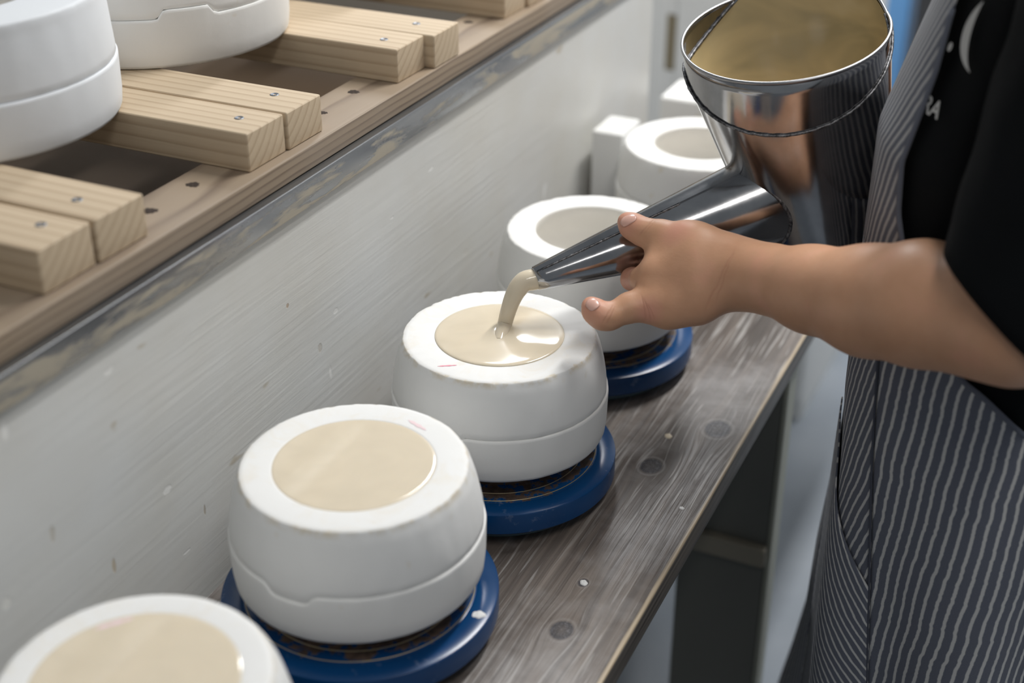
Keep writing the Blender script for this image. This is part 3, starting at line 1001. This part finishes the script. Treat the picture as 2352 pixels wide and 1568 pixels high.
# ------------------------------------------------------------------ person
def roundcone(p, a, b, ra, rb):
    a, b = np.asarray(a, np.float32), np.asarray(b, np.float32)
    ba = b - a
    l2 = float(ba @ ba)
    rr = ra - rb
    a2 = l2 - rr * rr
    il2 = 1.0 / l2
    pa = p - a
    y = pa @ ba
    z = y - l2
    q = pa * l2 - y[..., None] * ba
    x2 = np.einsum('...i,...i->...', q, q)
    y2 = y * y * l2
    z2 = z * z * l2
    k = np.sign(rr) * rr * rr * x2
    d = (np.sqrt(np.maximum(x2 * a2 * il2, 0)) + y * rr) * il2 - ra
    d = np.where(np.sign(y) * a2 * y2 < k, np.sqrt(x2 + y2) * il2 - ra, d)
    d = np.where(np.sign(z) * a2 * z2 > k, np.sqrt(x2 + z2) * il2 - rb, d)
    return d


def smin(a, b, k):
    h = np.maximum(k - np.abs(a - b), 0) / k
    return np.minimum(a, b) - h * h * k * 0.25


def chain(pts):
    return [(np.array(pts[i][0]), np.array(pts[i + 1][0]), pts[i][1], pts[i + 1][1]) for i in range(len(pts) - 1)]


def C(*l):
    return chain([(P(x, y, d), r) for x, y, d, r in l])


forearm = C((2330, 745, 1.000, 0.041), (2240, 722, 1.030, 0.044), (2120, 698, 1.060, 0.0470), (2000, 691, 1.100, 0.0430), (1864, 664, 1.150, 0.0345),
            (1762, 640, 1.182, 0.0278), (1690, 625, 1.202, 0.0262))
upperarm = [(P(2330, 745, 1.000), P(2590, -90, 0.945), 0.041, 0.046)]
palm = (C((1690, 612, 1.203, 0.0215), (1600, 570, 1.213, 0.0185), (1520, 590, 1.222, 0.0135)) +
        C((1690, 622, 1.202, 0.0225), (1600, 610, 1.205, 0.0180), (1508, 622, 1.213, 0.0130)) +
        C((1690, 636, 1.202, 0.0215), (1600, 652, 1.204, 0.0180), (1500, 660, 1.212, 0.0135)) +
        C((1684, 645, 1.203, 0.0200), (1600, 690, 1.206, 0.0185), (1535, 706, 1.208, 0.0160), (1497, 702, 1.209, 0.0135)))
thumb = C((1650, 592, 1.210, 0.0190), (1570, 552, 1.222, 0.0150), (1518, 541, 1.229, 0.0133), (1476, 532, 1.235, 0.0118), (1452, 519, 1.240, 0.0108), (1438, 508, 1.243, 0.0076))
little = C((1500, 698, 1.208, 0.0140), (1447, 706, 1.206, 0.0128), (1400, 727, 1.202, 0.0112), (1382, 727, 1.201, 0.0108), (1366, 714, 1.203, 0.0103), (1357, 702, 1.207, 0.0080))
index = C((1506, 628, 1.213, 0.0125), (1478, 641, 1.226, 0.0112), (1452, 641, 1.262, 0.0098), (1462, 590, 1.318, 0.0088), (1480, 535, 1.322, 0.0078))
middle = C((1506, 645, 1.213, 0.0125), (1500, 660, 1.232, 0.0112), (1488, 652, 1.275, 0.0100), (1505, 590, 1.326, 0.0090), (1518, 535, 1.330, 0.0078))
ring = C((1500, 665, 1.212, 0.0125), (1525, 668, 1.236, 0.0112), (1530, 650, 1.285, 0.0098), (1550, 590, 1.334, 0.0090), (1558, 540, 1.336, 0.0078))
# other arm: reaches round the far side of the pitcher
rs_, re_, rw_ = np.array([0.455, 0.36, 1.285]), np.array([0.375, 0.475, 1.045]), np.array([0.285, 0.475, 0.93])
far_arm = [(rs_, re_, 0.050, 0.041), (re_, (re_ + rw_) / 2, 0.041, 0.038), ((re_ + rw_) / 2, rw_, 0.038, 0.026)]
fh = BOTC - ax_n * 0.06 + np.array([-0.005, 0.098, 0.0])
far_arm += [(rw_, fh, 0.024, 0.020)]
far_f = []
for i in range(4):
    b0 = fh + np.array([-0.018 + 0.002 * i, -0.004, 0.030 - 0.021 * i])
    b1 = b0 + np.array([-0.042, -0.018, 0.002]); b2 = b1 + np.array([-0.026, -0.034, 0.0])
    far_f.append([(fh, b0, 0.018, 0.012), (b0, b1, 0.0105, 0.0095), (b1, b2, 0.0095, 0.0075)])
far_f.append([(fh, fh + np.array([0.02, -0.03, 0.045]), 0.015, 0.011), (fh + np.array([0.02, -0.03, 0.045]), fh + np.array([0.0, -0.055, 0.07]), 0.011, 0.0085)])
YC = 0.180
torso = [(np.array([0.405, YC - 0.06, 0.86]), np.array([0.405, YC - 0.05, 1.05]), 0.085, 0.080), (np.array([0.405, YC + 0.06, 0.86]), np.array([0.405, YC + 0.05, 1.05]), 0.085, 0.080),
         (np.array([0.405, YC - 0.05, 1.05]), np.array([0.425, YC - 0.07, 1.18]), 0.075, 0.062), (np.array([0.405, YC + 0.05, 1.05]), np.array([0.425, YC + 0.07, 1.18]), 0.075, 0.062),
         (np.array([0.435, YC - 0.07, 1.18]), np.array([0.462, 0.03, 1.27]), 0.062, 0.044), (np.array([0.435, YC + 0.07, 1.18]), np.array([0.462, 0.33, 1.27]), 0.062, 0.044),
         (np.array([0.435, YC, 1.15]), np.array([0.44, YC, 1.34]), 0.07, 0.050), (np.array([0.44, YC, 1.34]), np.array([0.43, YC, 1.44]), 0.052, 0.05)]
head = [(np.array([0.435, YC, 1.555]), np.array([0.395, YC, 1.475]), 0.088, 0.050)]
face = [(np.array([0.352, YC, 1.535]), np.array([0.331, YC, 1.502]), 0.008, 0.012),                                   # nose
        (np.array([0.362, YC - 0.04, 1.552]), np.array([0.352, YC + 0.04, 1.552]), 0.012, 0.012),                     # brow
        (np.array([0.346, YC - 0.016, 1.473]), np.array([0.346, YC + 0.016, 1.473]), 0.008, 0.008),                   # lips
        (np.array([0.435, YC - 0.086, 1.545]), np.array([0.425, YC - 0.083, 1.505]), 0.016, 0.010),                   # ears
        (np.array([0.435, YC + 0.086, 1.545]), np.array([0.425, YC + 0.083, 1.505]), 0.016, 0.010)]


def fold(prims, p, k, d0=None):
    d = d0
    for q in prims:
        e = roundcone(p, *q)
        d = e if d is None else smin(d, e, k)
    return d


def near(prims, c, r):
    return r is None or min(float(roundcone(c[None], *q)[0]) for q in prims) < r + 0.06


def body_sdf(p, c=None, r=None):
    rest = fold(torso + head, p, 0.05) if near(torso + head, c, r) else np.full(p.shape[:-1], 1.0, np.float32)
    if near(face, c, r):
        for q in face:
            rest = smin(rest, roundcone(p, *q), 0.012)
    if near(far_arm + sum(far_f, []), c, r):
        fa = fold(far_arm, p, 0.014)
        fo = fa
        for f in far_f:
            fo = np.minimum(fo, smin(fa, fold(f, p, 0.005), 0.008))
        rest = smin(rest, fo, 0.03)
    if near(upperarm, c, r):
        rest = smin(rest, fold(upperarm, p, 0.02), 0.012)
    hand = palm + thumb + little + index + middle + ring
    if not near(forearm + hand, c, r):
        return rest
    arm = fold(forearm, p, 0.012)
    if not near(hand, c, r):
        return smin(arm, rest, 0.02)
    arm = smin(arm, fold(palm, p, 0.014), 0.016)
    out = smin(arm, fold(thumb, p, 0.006), 0.014)
    out = np.minimum(out, smin(arm, fold(little, p, 0.005), 0.008))
    for f in (index, middle, ring):
        out = np.minimum(out, smin(arm, fold(f, p, 0.005), 0.007))
    return smin(out, rest, 0.02)


def sdf_mesh(f, lo, hi, vs, B=16):
    import openvdb
    lo, hi = np.array(lo), np.array(hi)
    nb = np.ceil((hi - lo) / vs / B).astype(int)
    g = openvdb.FloatGrid(3 * vs)
    ii = np.stack(np.meshgrid(*[np.arange(n) for n in nb], indexing='ij'), -1).reshape(-1, 3)
    cen = (lo + (ii * B + B / 2) * vs).astype(np.float32)
    dc = f(cen)
    diag = B * vs * 0.5 * 1.7321 * 1.15 + 2 * vs
    loc = np.stack(np.meshgrid(*[np.arange(B)] * 3, indexing='ij'), -1).astype(np.float32)
    neg = np.full((B, B, B), -3 * vs, np.float32)
    for k, d in zip(ii, dc):
        if d > diag: continue
        ijk = tuple(int(v) for v in k * B)
        if d < -diag:
            g.copyFromArray(neg, ijk=ijk); continue
        pts_ = (loc + (k * B).astype(np.float32)) * np.float32(vs) + lo.astype(np.float32)
        a = np.clip(f(pts_, lo + (k * B + B / 2) * vs, diag), -3 * vs, 3 * vs).astype(np.float32)
        g.copyFromArray(a, ijk=ijk)
    v, q = g.convertToQuads(0.0)
    v = v * vs + lo
    return mesh(v, q[:, ::-1])


def mat_skin():
    b = MB('skin')
    o = b.pos()
    n1 = b.noise(o, 26, 4, 0.6)
    n2 = b.noise(o, 420, 3, 0.6)
    c = b.ramp(n1, [(0.30, (0.52, 0.280, 0.165)), (0.55, (0.57, 0.315, 0.19)), (0.75, (0.62, 0.325, 0.21))])
    # rosier finger tips and knuckles
    for pt, r in ((P(1440, 508, 1.235), 0.022), (P(1362, 705, 1.2), 0.022), (P(1448, 642, 1.25), 0.03), (P(1490, 715, 1.195), 0.016), (P(1560, 540, 1.21), 0.02)):
        d = b.vmath('DISTANCE', o, tuple(pt), out=1)
        m_ = b.n('MapRange', {0: d, 1: r, 2: r * 0.3, 3: 0.0, 4: 0.55})
        c = b.mix(m_, c, (0.66, 0.29, 0.22))
    b.set(col=c, rough=0.46, spec=0.4, sss=0.12)
    b.b.inputs['Subsurface Radius'].default_value = (1.0, 0.35, 0.2)
    b.b.inputs['Subsurface Scale'].default_value = 0.006
    h = b.math('ADD', b.math('MULTIPLY', n2, 0.35), b.math('MULTIPLY', n1, 1.2))
    wob = b.math('MULTIPLY', b.math('SUBTRACT', b.noise(o, 90, 2), 0.5), 0.0035)
    # folds of the skin: (point on the fold, direction across it, reach, width, depth)
    fa = (P(1762, 640, 1.18) - P(1600, 620, 1.2)); fa /= np.linalg.norm(fa)
    for cpt, nrm, reach, wdt, dep in (
            (P(1652, 640, 1.175), fa - 0.35 * CU, 0.034, 0.0010, 2.6), (P(1662, 640, 1.175), fa - 0.25 * CU, 0.024, 0.0008, 1.2),
            (P(1484, 522, 1.225), CR - 0.9 * CU, 0.012, 0.0007, 2.2), (P(1490, 524, 1.225), CR - 0.9 * CU, 0.009, 0.0006, 1.2),
            (P(1478, 708, 1.195), CR + 0.2 * CU, 0.013, 0.0008, 1.8), (P(1486, 712, 1.195), CR + 0.35 * CU, 0.012, 0.0008, 1.8), (P(1494, 716, 1.195), CR + 0.5 * CU, 0.009, 0.0007, 1.2),
            (P(1396, 722, 1.19), CR - 0.5 * CU, 0.011, 0.0007, 1.6), (P(1404, 724, 1.19), CR - 0.4 * CU, 0.010, 0.0006, 1.2)):
        nrm = nrm / np.linalg.norm(nrm)
        dv = b.vmath('SUBTRACT', o, tuple(cpt))
        ds = b.math('ADD', b.vmath('DOT_PRODUCT', dv, tuple(nrm), out=1), wob)
        line_ = b.math('EXPONENT', b.math('MULTIPLY', b.math('POWER', b.math('DIVIDE', ds, wdt), 2.0), -1.0))
        msk = b.n('MapRange', {0: b.vmath('LENGTH', dv, out=1), 1: reach * 0.5, 2: reach, 3: 1.0, 4: 0.0})
        lm = b.math('MULTIPLY', line_, msk)
        h = b.math('SUBTRACT', h, b.math('MULTIPLY', lm, dep * 0.55))
        c = b.mix(b.math('MULTIPLY', lm, 0.30), c, (0.42, 0.18, 0.11))
    b.set(col=c)
    b.bump(h, 0.20, 0.0014)
    return b.m


M['skin'] = mat_skin()
person = tag(empty('person', (0.41, YC, 0.0)), 'person in black shirt and striped apron tipping the pitcher with one hand on its spout', 'person')
body_me = sdf_mesh(body_sdf, (0.04, -0.16, 0.72), (0.62, 0.60, 1.72), 0.0023)
rel(obj('body', body_me, M['skin'], None, True), person)


# hair and eyes (above the frame)
def hair_sdf(p, c=None, r=None):
    d = fold(head, p, 0.03) - np.float32(0.016)
    cut = np.minimum(p[..., 0] - np.float32(0.405), np.float32(1.585) - p[..., 2] + 0 * p[..., 0])
    d = np.maximum(d, -np.maximum(p[..., 0] - np.float32(0.40), p[..., 2] - np.float32(1.60)))
    return np.maximum(d, np.float32(1.45) - p[..., 2])


rel(obj('hair', sdf_mesh(hair_sdf, (0.28, 0.04, 1.40), (0.58, 0.32, 1.70), 0.004), mat_plain('dark_hair', (0.015, 0.011, 0.009), 0.5, 0, (90, 0.6, 0.006)), None, True), person)
for s_e in (-1, 1):
    rel(obj('eye', grid_mesh([[(px_ + 0.3535, py_ + YC + s_e * 0.031, pz_ + 1.532) for px_, py_, pz_ in rw] for rw in lathe([(0.0003, -0.009), (0.006, -0.0067), (0.009, 0), (0.006, 0.0067), (0.0003, 0.009)], 16)]), mat_plain('eye', (0.05, 0.035, 0.03), 0.2), None, True), person)


# nails
M['nail'] = mat_plain('nail', (0.70, 0.42, 0.34), 0.28)


def nail(px, py, d0, tip_px, tip_py, ln, wd):
    """plate draped on the finger: found by walking from the camera side onto the skin"""
    c0 = P(px, py, d0)
    view = (c0 - CAM) / np.linalg.norm(c0 - CAM)
    al = P(tip_px, tip_py, d0) - c0
    al /= np.linalg.norm(al)
    sd_ = np.cross(view, al)

    def grad(q):
        e = 0.0006
        g = np.array([body_sdf((q + np.eye(3)[k] * e)[None].astype(np.float32))[0] - body_sdf((q - np.eye(3)[k] * e)[None].astype(np.float32))[0] for k in range(3)])
        return g / np.linalg.norm(g)

    def drop(q, dirn):
        q = q - dirn * 0.03
        for _ in range(60):
            dd = float(body_sdf(q[None].astype(np.float32))[0])
            if abs(dd) < 1e-4: break
            q = q + dirn * dd * 0.9
        return q
    c1 = drop(c0, view)
    nr = grad(c1)
    al = al - nr * np.dot(al, nr); al /= np.linalg.norm(al)
    sd_ = np.cross(nr, al)
    rows = []
    for u in np.linspace(-1, 1, 11):
        row = []
        for v in np.linspace(-1, 1, 9):
            wv = wd * math.sqrt(max(1 - 0.60 * abs(u) ** 3.2, 0))
            q = c1 + al * ln * u * (1 - 0.16 * v * v) + sd_ * wv * v
            q = drop(q, -nr)
            row.append(q + nr * (0.0007 - 0.0006 * v * v + 0.0004 * u))
        rows.append(row)
    o = obj('fingernail', grid_mesh(rows, close_u=False), M['nail'], None, True)
    md = o.modifiers.new('thick', 'SOLIDIFY'); md.thickness = 0.0007; md.offset = 0
    return rel(o, person)


nail(1443, 504, 1.236, 1421, 512, 0.0078, 0.0050)
nail(1361, 697, 1.198, 1352, 684, 0.0062, 0.0056)


# ---- clothes: cross-sections of the torso by height
def lerp_tab(z, tab):
    zs_, vs_ = [t[0] for t in tab], [t[1] for t in tab]
    return float(np.interp(z, zs_, vs_))


T_AX = [(0.05, 0.125), (0.45, 0.122), (0.75, 0.120), (0.90, 0.114), (1.00, 0.111), (1.15, 0.112), (1.25, 0.100), (1.31, 0.080), (1.37, 0.060), (1.42, 0.056)]
T_BY = [(0.05, 0.165), (0.45, 0.165), (0.75, 0.165), (0.90, 0.160), (1.00, 0.152), (1.15, 0.160), (1.25, 0.172), (1.31, 0.150), (1.37, 0.075), (1.42, 0.062)]
T_XF = [(0.05, 0.298), (1.08, 0.298), (1.18, 0.326), (1.25, 0.345), (1.31, 0.362), (1.37, 0.375), (1.42, 0.380)]


def S(phi, z, off=0.0):
    a, b_ = lerp_tab(z, T_AX), lerp_tab(z, T_BY)
    xc = lerp_tab(z, T_XF) + a
    c, s = math.cos(phi), math.sin(phi)
    e = 2 / 2.35
    cx = math.copysign(abs(c) ** e, c); sy = math.copysign(abs(s) ** e, s)
    return np.array([xc - (a + off) * cx, YC - (b_ + off) * sy, z])


def mat_cloth_black():
    b = MB('black_cotton')
    o = b.pos()
    n1 = b.noise(o, 900, 2, 0.5)
    b.set(col=b.ramp(b.noise(o, 8, 3), [(0.3, (0.0035, 0.004, 0.0045)), (0.7, (0.006, 0.007, 0.008))]), rough=0.9, spec=0.08, sheen=0.02)
    b.bump(b.math('ADD', b.math('MULTIPLY', n1, 0.15), b.math('MULTIPLY', b.noise(o, 12, 2), 1.0)), 0.35, 0.006)
    return b.m


M['shirt'] = mat_cloth_black()
zs_ = np.linspace(0.78, 1.42, 60)
ph = np.linspace(0, 2 * math.pi, 120, endpoint=False)
shirt_rows = [[S(a, z, 0.002 + 0.005 * mnoise.noise((a * 2.5 * (1 if a < math.pi else 1), z * 9, 0.5)) * min(1, a * 3, (2 * math.pi - a) * 3)) for a in ph] for z in zs_]
shirt = rel(obj('shirt', grid_mesh(shirt_rows), M['shirt'], None, True), person)
mdx = shirt.modifiers.new('thick', 'SOLIDIFY'); mdx.thickness = 0.0015; mdx.offset = -1


def sleeve(a0, a1, r_top, r_hem, tilt, name='sleeve'):
    """loose sleeve from shoulder a0 to hem centre a1; tilt = hem plane normal"""
    a0, a1 = np.array(a0), np.array(a1)
    d = a1 - a0; L = np.linalg.norm(d); d /= L
    u = np.cross(d, np.array([0, 1.0, 0])); u /= np.linalg.norm(u)
    v = np.cross(d, u)
    rows = []
    for t in np.linspace(0, 1, 26):
        r = r_top + (r_hem - r_top) * t
        row = []
        for j in range(64):
            a = 2 * math.pi * j / 64
            w_ = r * (1 + 0.05 * mnoise.noise((math.cos(a) * 2, math.sin(a) * 2, t * 5)) + 0.03 * math.sin(3 * a + 6 * t))
            if t > 0.955: w_ *= 1.012
            p = a0 + w_ * (math.cos(a) * u + math.sin(a) * v)
            den = np.dot(d, tilt)
            te = np.dot(a1 - p, tilt) / den      # length of this generator to the hem plane
            row.append(p + d * te * t)
        rows.append(row)
    o = rel(obj(name, grid_mesh(rows), M['shirt'], None, True), person)
    m_ = o.modifiers.new('thick', 'SOLIDIFY'); m_.thickness = 0.002; m_.offset = -1
    return o


hemL, hemR, hemF = P(2150, 556, 1.035), P(2420, 885, 0.985), P(2225, 722, 0.955)
hn = np.cross(hemL - hemF, hemR - hemF); hn /= np.linalg.norm(hn)
hc = P(2300, 715, 1.000)
sleeve(P(2620, -170, 0.94), hc, 0.066, 0.051, hn)
sleeve(rs_ + np.array([0.0, -0.01, 0.02]), re_ + np.array([0.0, 0.0, 0.03]), 0.066, 0.060, (re_ - rs_) / np.linalg.norm(re_ - rs_))


# ---- striped apron
def mat_stripe(name, skew, pitch=0.0098, wavy=0.0013, wid=0.19, base=(0.095, 0.102, 0.128), line=(0.62, 0.61, 0.59)):
    b = MB(name)
    uv = b.coord('UV')
    s = b.sep(uv)
    wv = b.noise(b.comb(b.math('MULTIPLY', s[0], 6.0), b.math('MULTIPLY', s[1], 16.0), skew), 1.0, 2, 0.5)
    fz = b.noise(b.comb(b.math('MULTIPLY', s[0], 20.0), b.math('MULTIPLY', s[1], 130.0), skew), 1.0, 2, 0.6)
    u = b.math('ADD', s[0], b.math('MULTIPLY', s[1], skew))
    u = b.math('ADD', u, b.math('MULTIPLY', b.math('SUBTRACT', wv, 0.5), wavy * 6))
    u = b.math('ADD', u, b.math('MULTIPLY', b.math('SUBTRACT', fz, 0.5), 0.0024))
    saw = b.math('FRACT', b.math('DIVIDE', u, pitch))
    st = b.ramp(saw, [(0.0, 0.0), (0.5 - wid, 0.0), (0.5 - wid * 0.55, 1.0), (0.5 + wid * 0.55, 1.0), (0.5 + wid, 0.0)])
    weave = b.noise(b.comb(b.math('MULTIPLY', s[0], 700.0), b.math('MULTIPLY', s[1], 2600.0), 0.0), 1.0, 2, 0.5)
    c = b.mix(b.math('MULTIPLY', weave, 0.55), base, tuple(min(1, x * 2.0) for x in base))
    c = b.mix(b.math('MULTIPLY', st, 0.85), c, line)
    b.set(col=c, rough=0.85, spec=0.2, sheen=0.1)
    b.bump(b.math('ADD', weave, b.math('MULTIPLY', st, -0.6)), 0.35, 0.0006)
    return b.m


A_EDGE = [(0.20, 152), (0.70, 150), (0.80, 142), (0.853, 122), (0.89, 102), (0.932, 82), (0.985, 63), (1.04, 52), (1.155, 45), (1.20, 40), (1.30, 34), (1.40, 30)]


_pa = np.linspace(-math.pi, math.pi, 721)
_pp = np.array([S(a, 0.85, 0.012) for a in _pa])
_arc = np.concatenate([[0], np.cumsum(np.linalg.norm(np.diff(_pp, axis=0), axis=1))])
_arc -= np.interp(0.0, _pa, _arc)


def arc(phi):
    return float(np.interp(phi, _pa, _arc))


def apron_off(phi, z):
    o = 0.0095
    if z < 0.84:
        o += (0.84 - z) * (-0.02 + 0.20 * max(0.0, min(1.0, (0.10 - phi) / 0.7)))
        o += min(0.84 - z, 0.25) * 0.035 * math.sin(phi * 7 + 0.8 + 2.0 * z)
    o += 0.0022 * mnoise.noise((phi * 3.0, z * 7, 3.3))
    return o


def apron_patch(name, phi_a, phi_b, z0, z1, mat, extra=0.0, nz=70, nphi=40, parent=None, top=None, edge=True, thick=0.0016, bulge=0.0):
    """phi_a/phi_b in degrees; clipped to the apron's edge curve"""
    rows, uvs = [], []
    for t in np.linspace(0, 1, nz):
        row, uvr = [], []
        for s in np.linspace(0, 1, nphi):
            z = z0 + (z1 - z0) * t
            if top is not None:
                z = z0 + (top(s) - z0) * t
            fa_ = phi_a(z) if callable(phi_a) else phi_a
            fb_ = phi_b(z) if callable(phi_b) else phi_b
            phd = fa_ + (fb_ - fa_) * s
            if edge:
                lim = lerp_tab(z, A_EDGE)
                lo_, hi_ = max(fa_, -lim), min(fb_, lim)
                phd = lo_ + (hi_ - lo_) * s
            p_ = math.radians(phd)
            o = apron_off(p_, z) + extra + bulge * math.sin(math.pi * s) * math.sin(math.pi * min(1, 0.15 + t * 0.85)) ** 0.7
            row.append(S(p_, z, o))
            uvr.append((arc(p_), z))
        rows.append(row); uvs.append(uvr)
    o = obj(name, grid_mesh(rows, close_u=False, uv=uvs), mat, None, True)
    md = o.modifiers.new('thick', 'SOLIDIFY'); md.thickness = thick; md.offset = 1
    return rel(o, parent or person)


M['st_main'] = mat_stripe('apron_stripes', -0.10)
M['st_side'] = mat_stripe('apron_side_stripes', -0.30, 0.0085)
M['st_pocket'] = mat_stripe('pocket_stripes', 0.75, 0.0085)
M['st_bib'] = mat_stripe('bib_stripes', -0.34, 0.0098, 0.0012, 0.26, (0.085, 0.092, 0.115), (0.42, 0.42, 0.42))
M['st_far'] = mat_stripe('far_stripes', -0.05)
M['hem'] = mat_plain('apron_hem', (0.06, 0.065, 0.085), 0.9)
def SPL(z):
    return 53.0 + max(0.0, min(0.40, 0.93 - z)) * 40.0


apron_patch('apron_skirt', SPL, 152, 0.22, 0.985, M['st_main'], nz=90, nphi=60)
apron_patch('apron_side', 2, SPL, 0.22, 0.985, M['st_side'], nz=90, nphi=24)
apron_patch('apron_far_skirt', -152, 2, 0.22, 0.985, M['st_far'], nz=70, nphi=50)
apron_patch('apron_bib', -60, 60, 0.985, 1.30, M['st_bib'], nz=40, nphi=40)
apron_patch('apron_pocket', 4, SPL, 0.24, 0.80, M['st_pocket'], extra=0.0035, nz=60, nphi=24,
            top=lambda s: 0.795 - 0.105 * s ** 1.6, edge=False, bulge=0.008)


def along(fn, n=60):
    return [fn(t) for t in np.linspace(0, 1, n)]


rel(obj('apron_seam', tube(along(lambda t: S(math.radians(SPL(0.22 + 0.72 * t)), 0.22 + 0.72 * t, apron_off(math.radians(SPL(0.22 + 0.72 * t)), 0.22 + 0.72 * t) + 0.003)), 0.0011, 6), M['hem'], None, True), person)
rel(obj('apron_edge', tube(along(lambda t: S(math.radians(lerp_tab(0.7 + 0.5 * t, A_EDGE)), 0.7 + 0.5 * t, apron_off(math.radians(lerp_tab(0.7 + 0.5 * t, A_EDGE)), 0.7 + 0.5 * t) + 0.0015), 90), 0.0022, 8),
        M['st_bib'], None, True), person)

# ---- print on the shirt
M['print'] = mat_plain('white_print', (0.45, 0.45, 0.44), 0.7)


def on_shirt(me_pts, u0, z0, slope=0.0):
    out = []
    for x, y in me_pts:
        out.append(S(math.radians(u0) + x / 0.135, z0 + y, 0.0085))
    return out


def text_print(txt, size, phi0, z0, rot):
    cu = bpy.data.curves.new('t', 'FONT')
    cu.body = txt
    cu.size = size
    cu.offset = size * 0.02
    cu.resolution_u = 4
    to = bpy.data.objects.new('t', cu)
    COL.objects.link(to)
    dg = bpy.context.evaluated_depsgraph_get()
    me = bpy.data.meshes.new_from_object(to.evaluated_get(dg))
    bpy.data.objects.remove(to)
    c, s = math.cos(rot), math.sin(rot)
    co = [(v.co.x * c - v.co.y * s, v.co.x * s + v.co.y * c) for v in me.vertices]
    for v, q in zip(me.vertices, on_shirt(co, phi0, z0)):
        v.co = Vector(q)
    o = obj('shirt_print', me, M['print'])
    return rel(o, person)


text_print('RA', 0.0185, 45.5, 1.122, 0.0)
cres = []
for t in np.linspace(0, 1, 24):
    ang = math.radians(150 + 95 * t)
    wdt = 0.0052 * math.sin(math.pi * min(max(t, 0.02), 0.98)) ** 0.7
    cres.append((0.036 * math.cos(ang) + 0.03, 0.036 * math.sin(ang), wdt))
pa = on_shirt([(x - w2, y) for x, y, w2 in cres], 54, 1.196)
pb = on_shirt([(x + w2, y) for x, y, w2 in cres], 54, 1.196)
rel(obj('shirt_print', grid_mesh([pa, pb], close_u=False), M['print'], None, True), person)
for (u_, z_, r_) in ((46, 1.174, 0.0030), (43, 1.155, 0.0036)):
    rel(obj('shirt_print', mesh(on_shirt([(r_ * math.cos(k * 0.5236), r_ * 1.2 * math.sin(k * 0.5236)) for k in range(12)], u_, z_), [tuple(range(12))]), M['print']), person)

# ---- trousers and shoes (below the apron)
M['trousers'] = mat_plain('dark_trousers', (0.02, 0.022, 0.028), 0.85)
for s in (-1, 1):
    rel(obj('trouser_leg', tube([(0.415, YC + s * 0.075, 0.84), (0.415, YC + s * 0.08, 0.48), (0.42, YC + s * 0.085, 0.085)], [0.078, 0.066, 0.058], 28), M['trousers'], None, True), person)
    bm = bmesh.new()
    box_bm(bm, 0.25, 0.475, YC + s * 0.085 - 0.045, YC + s * 0.085 + 0.045, 0.0, 0.085, 0.035, 4)
    sm_ = bpy.data.meshes.new('shoe'); bm.to_mesh(sm_); bm.free()
    rel(obj('shoe', sm_, mat_plain('shoe', (0.03, 0.03, 0.03), 0.6), None, True), person)
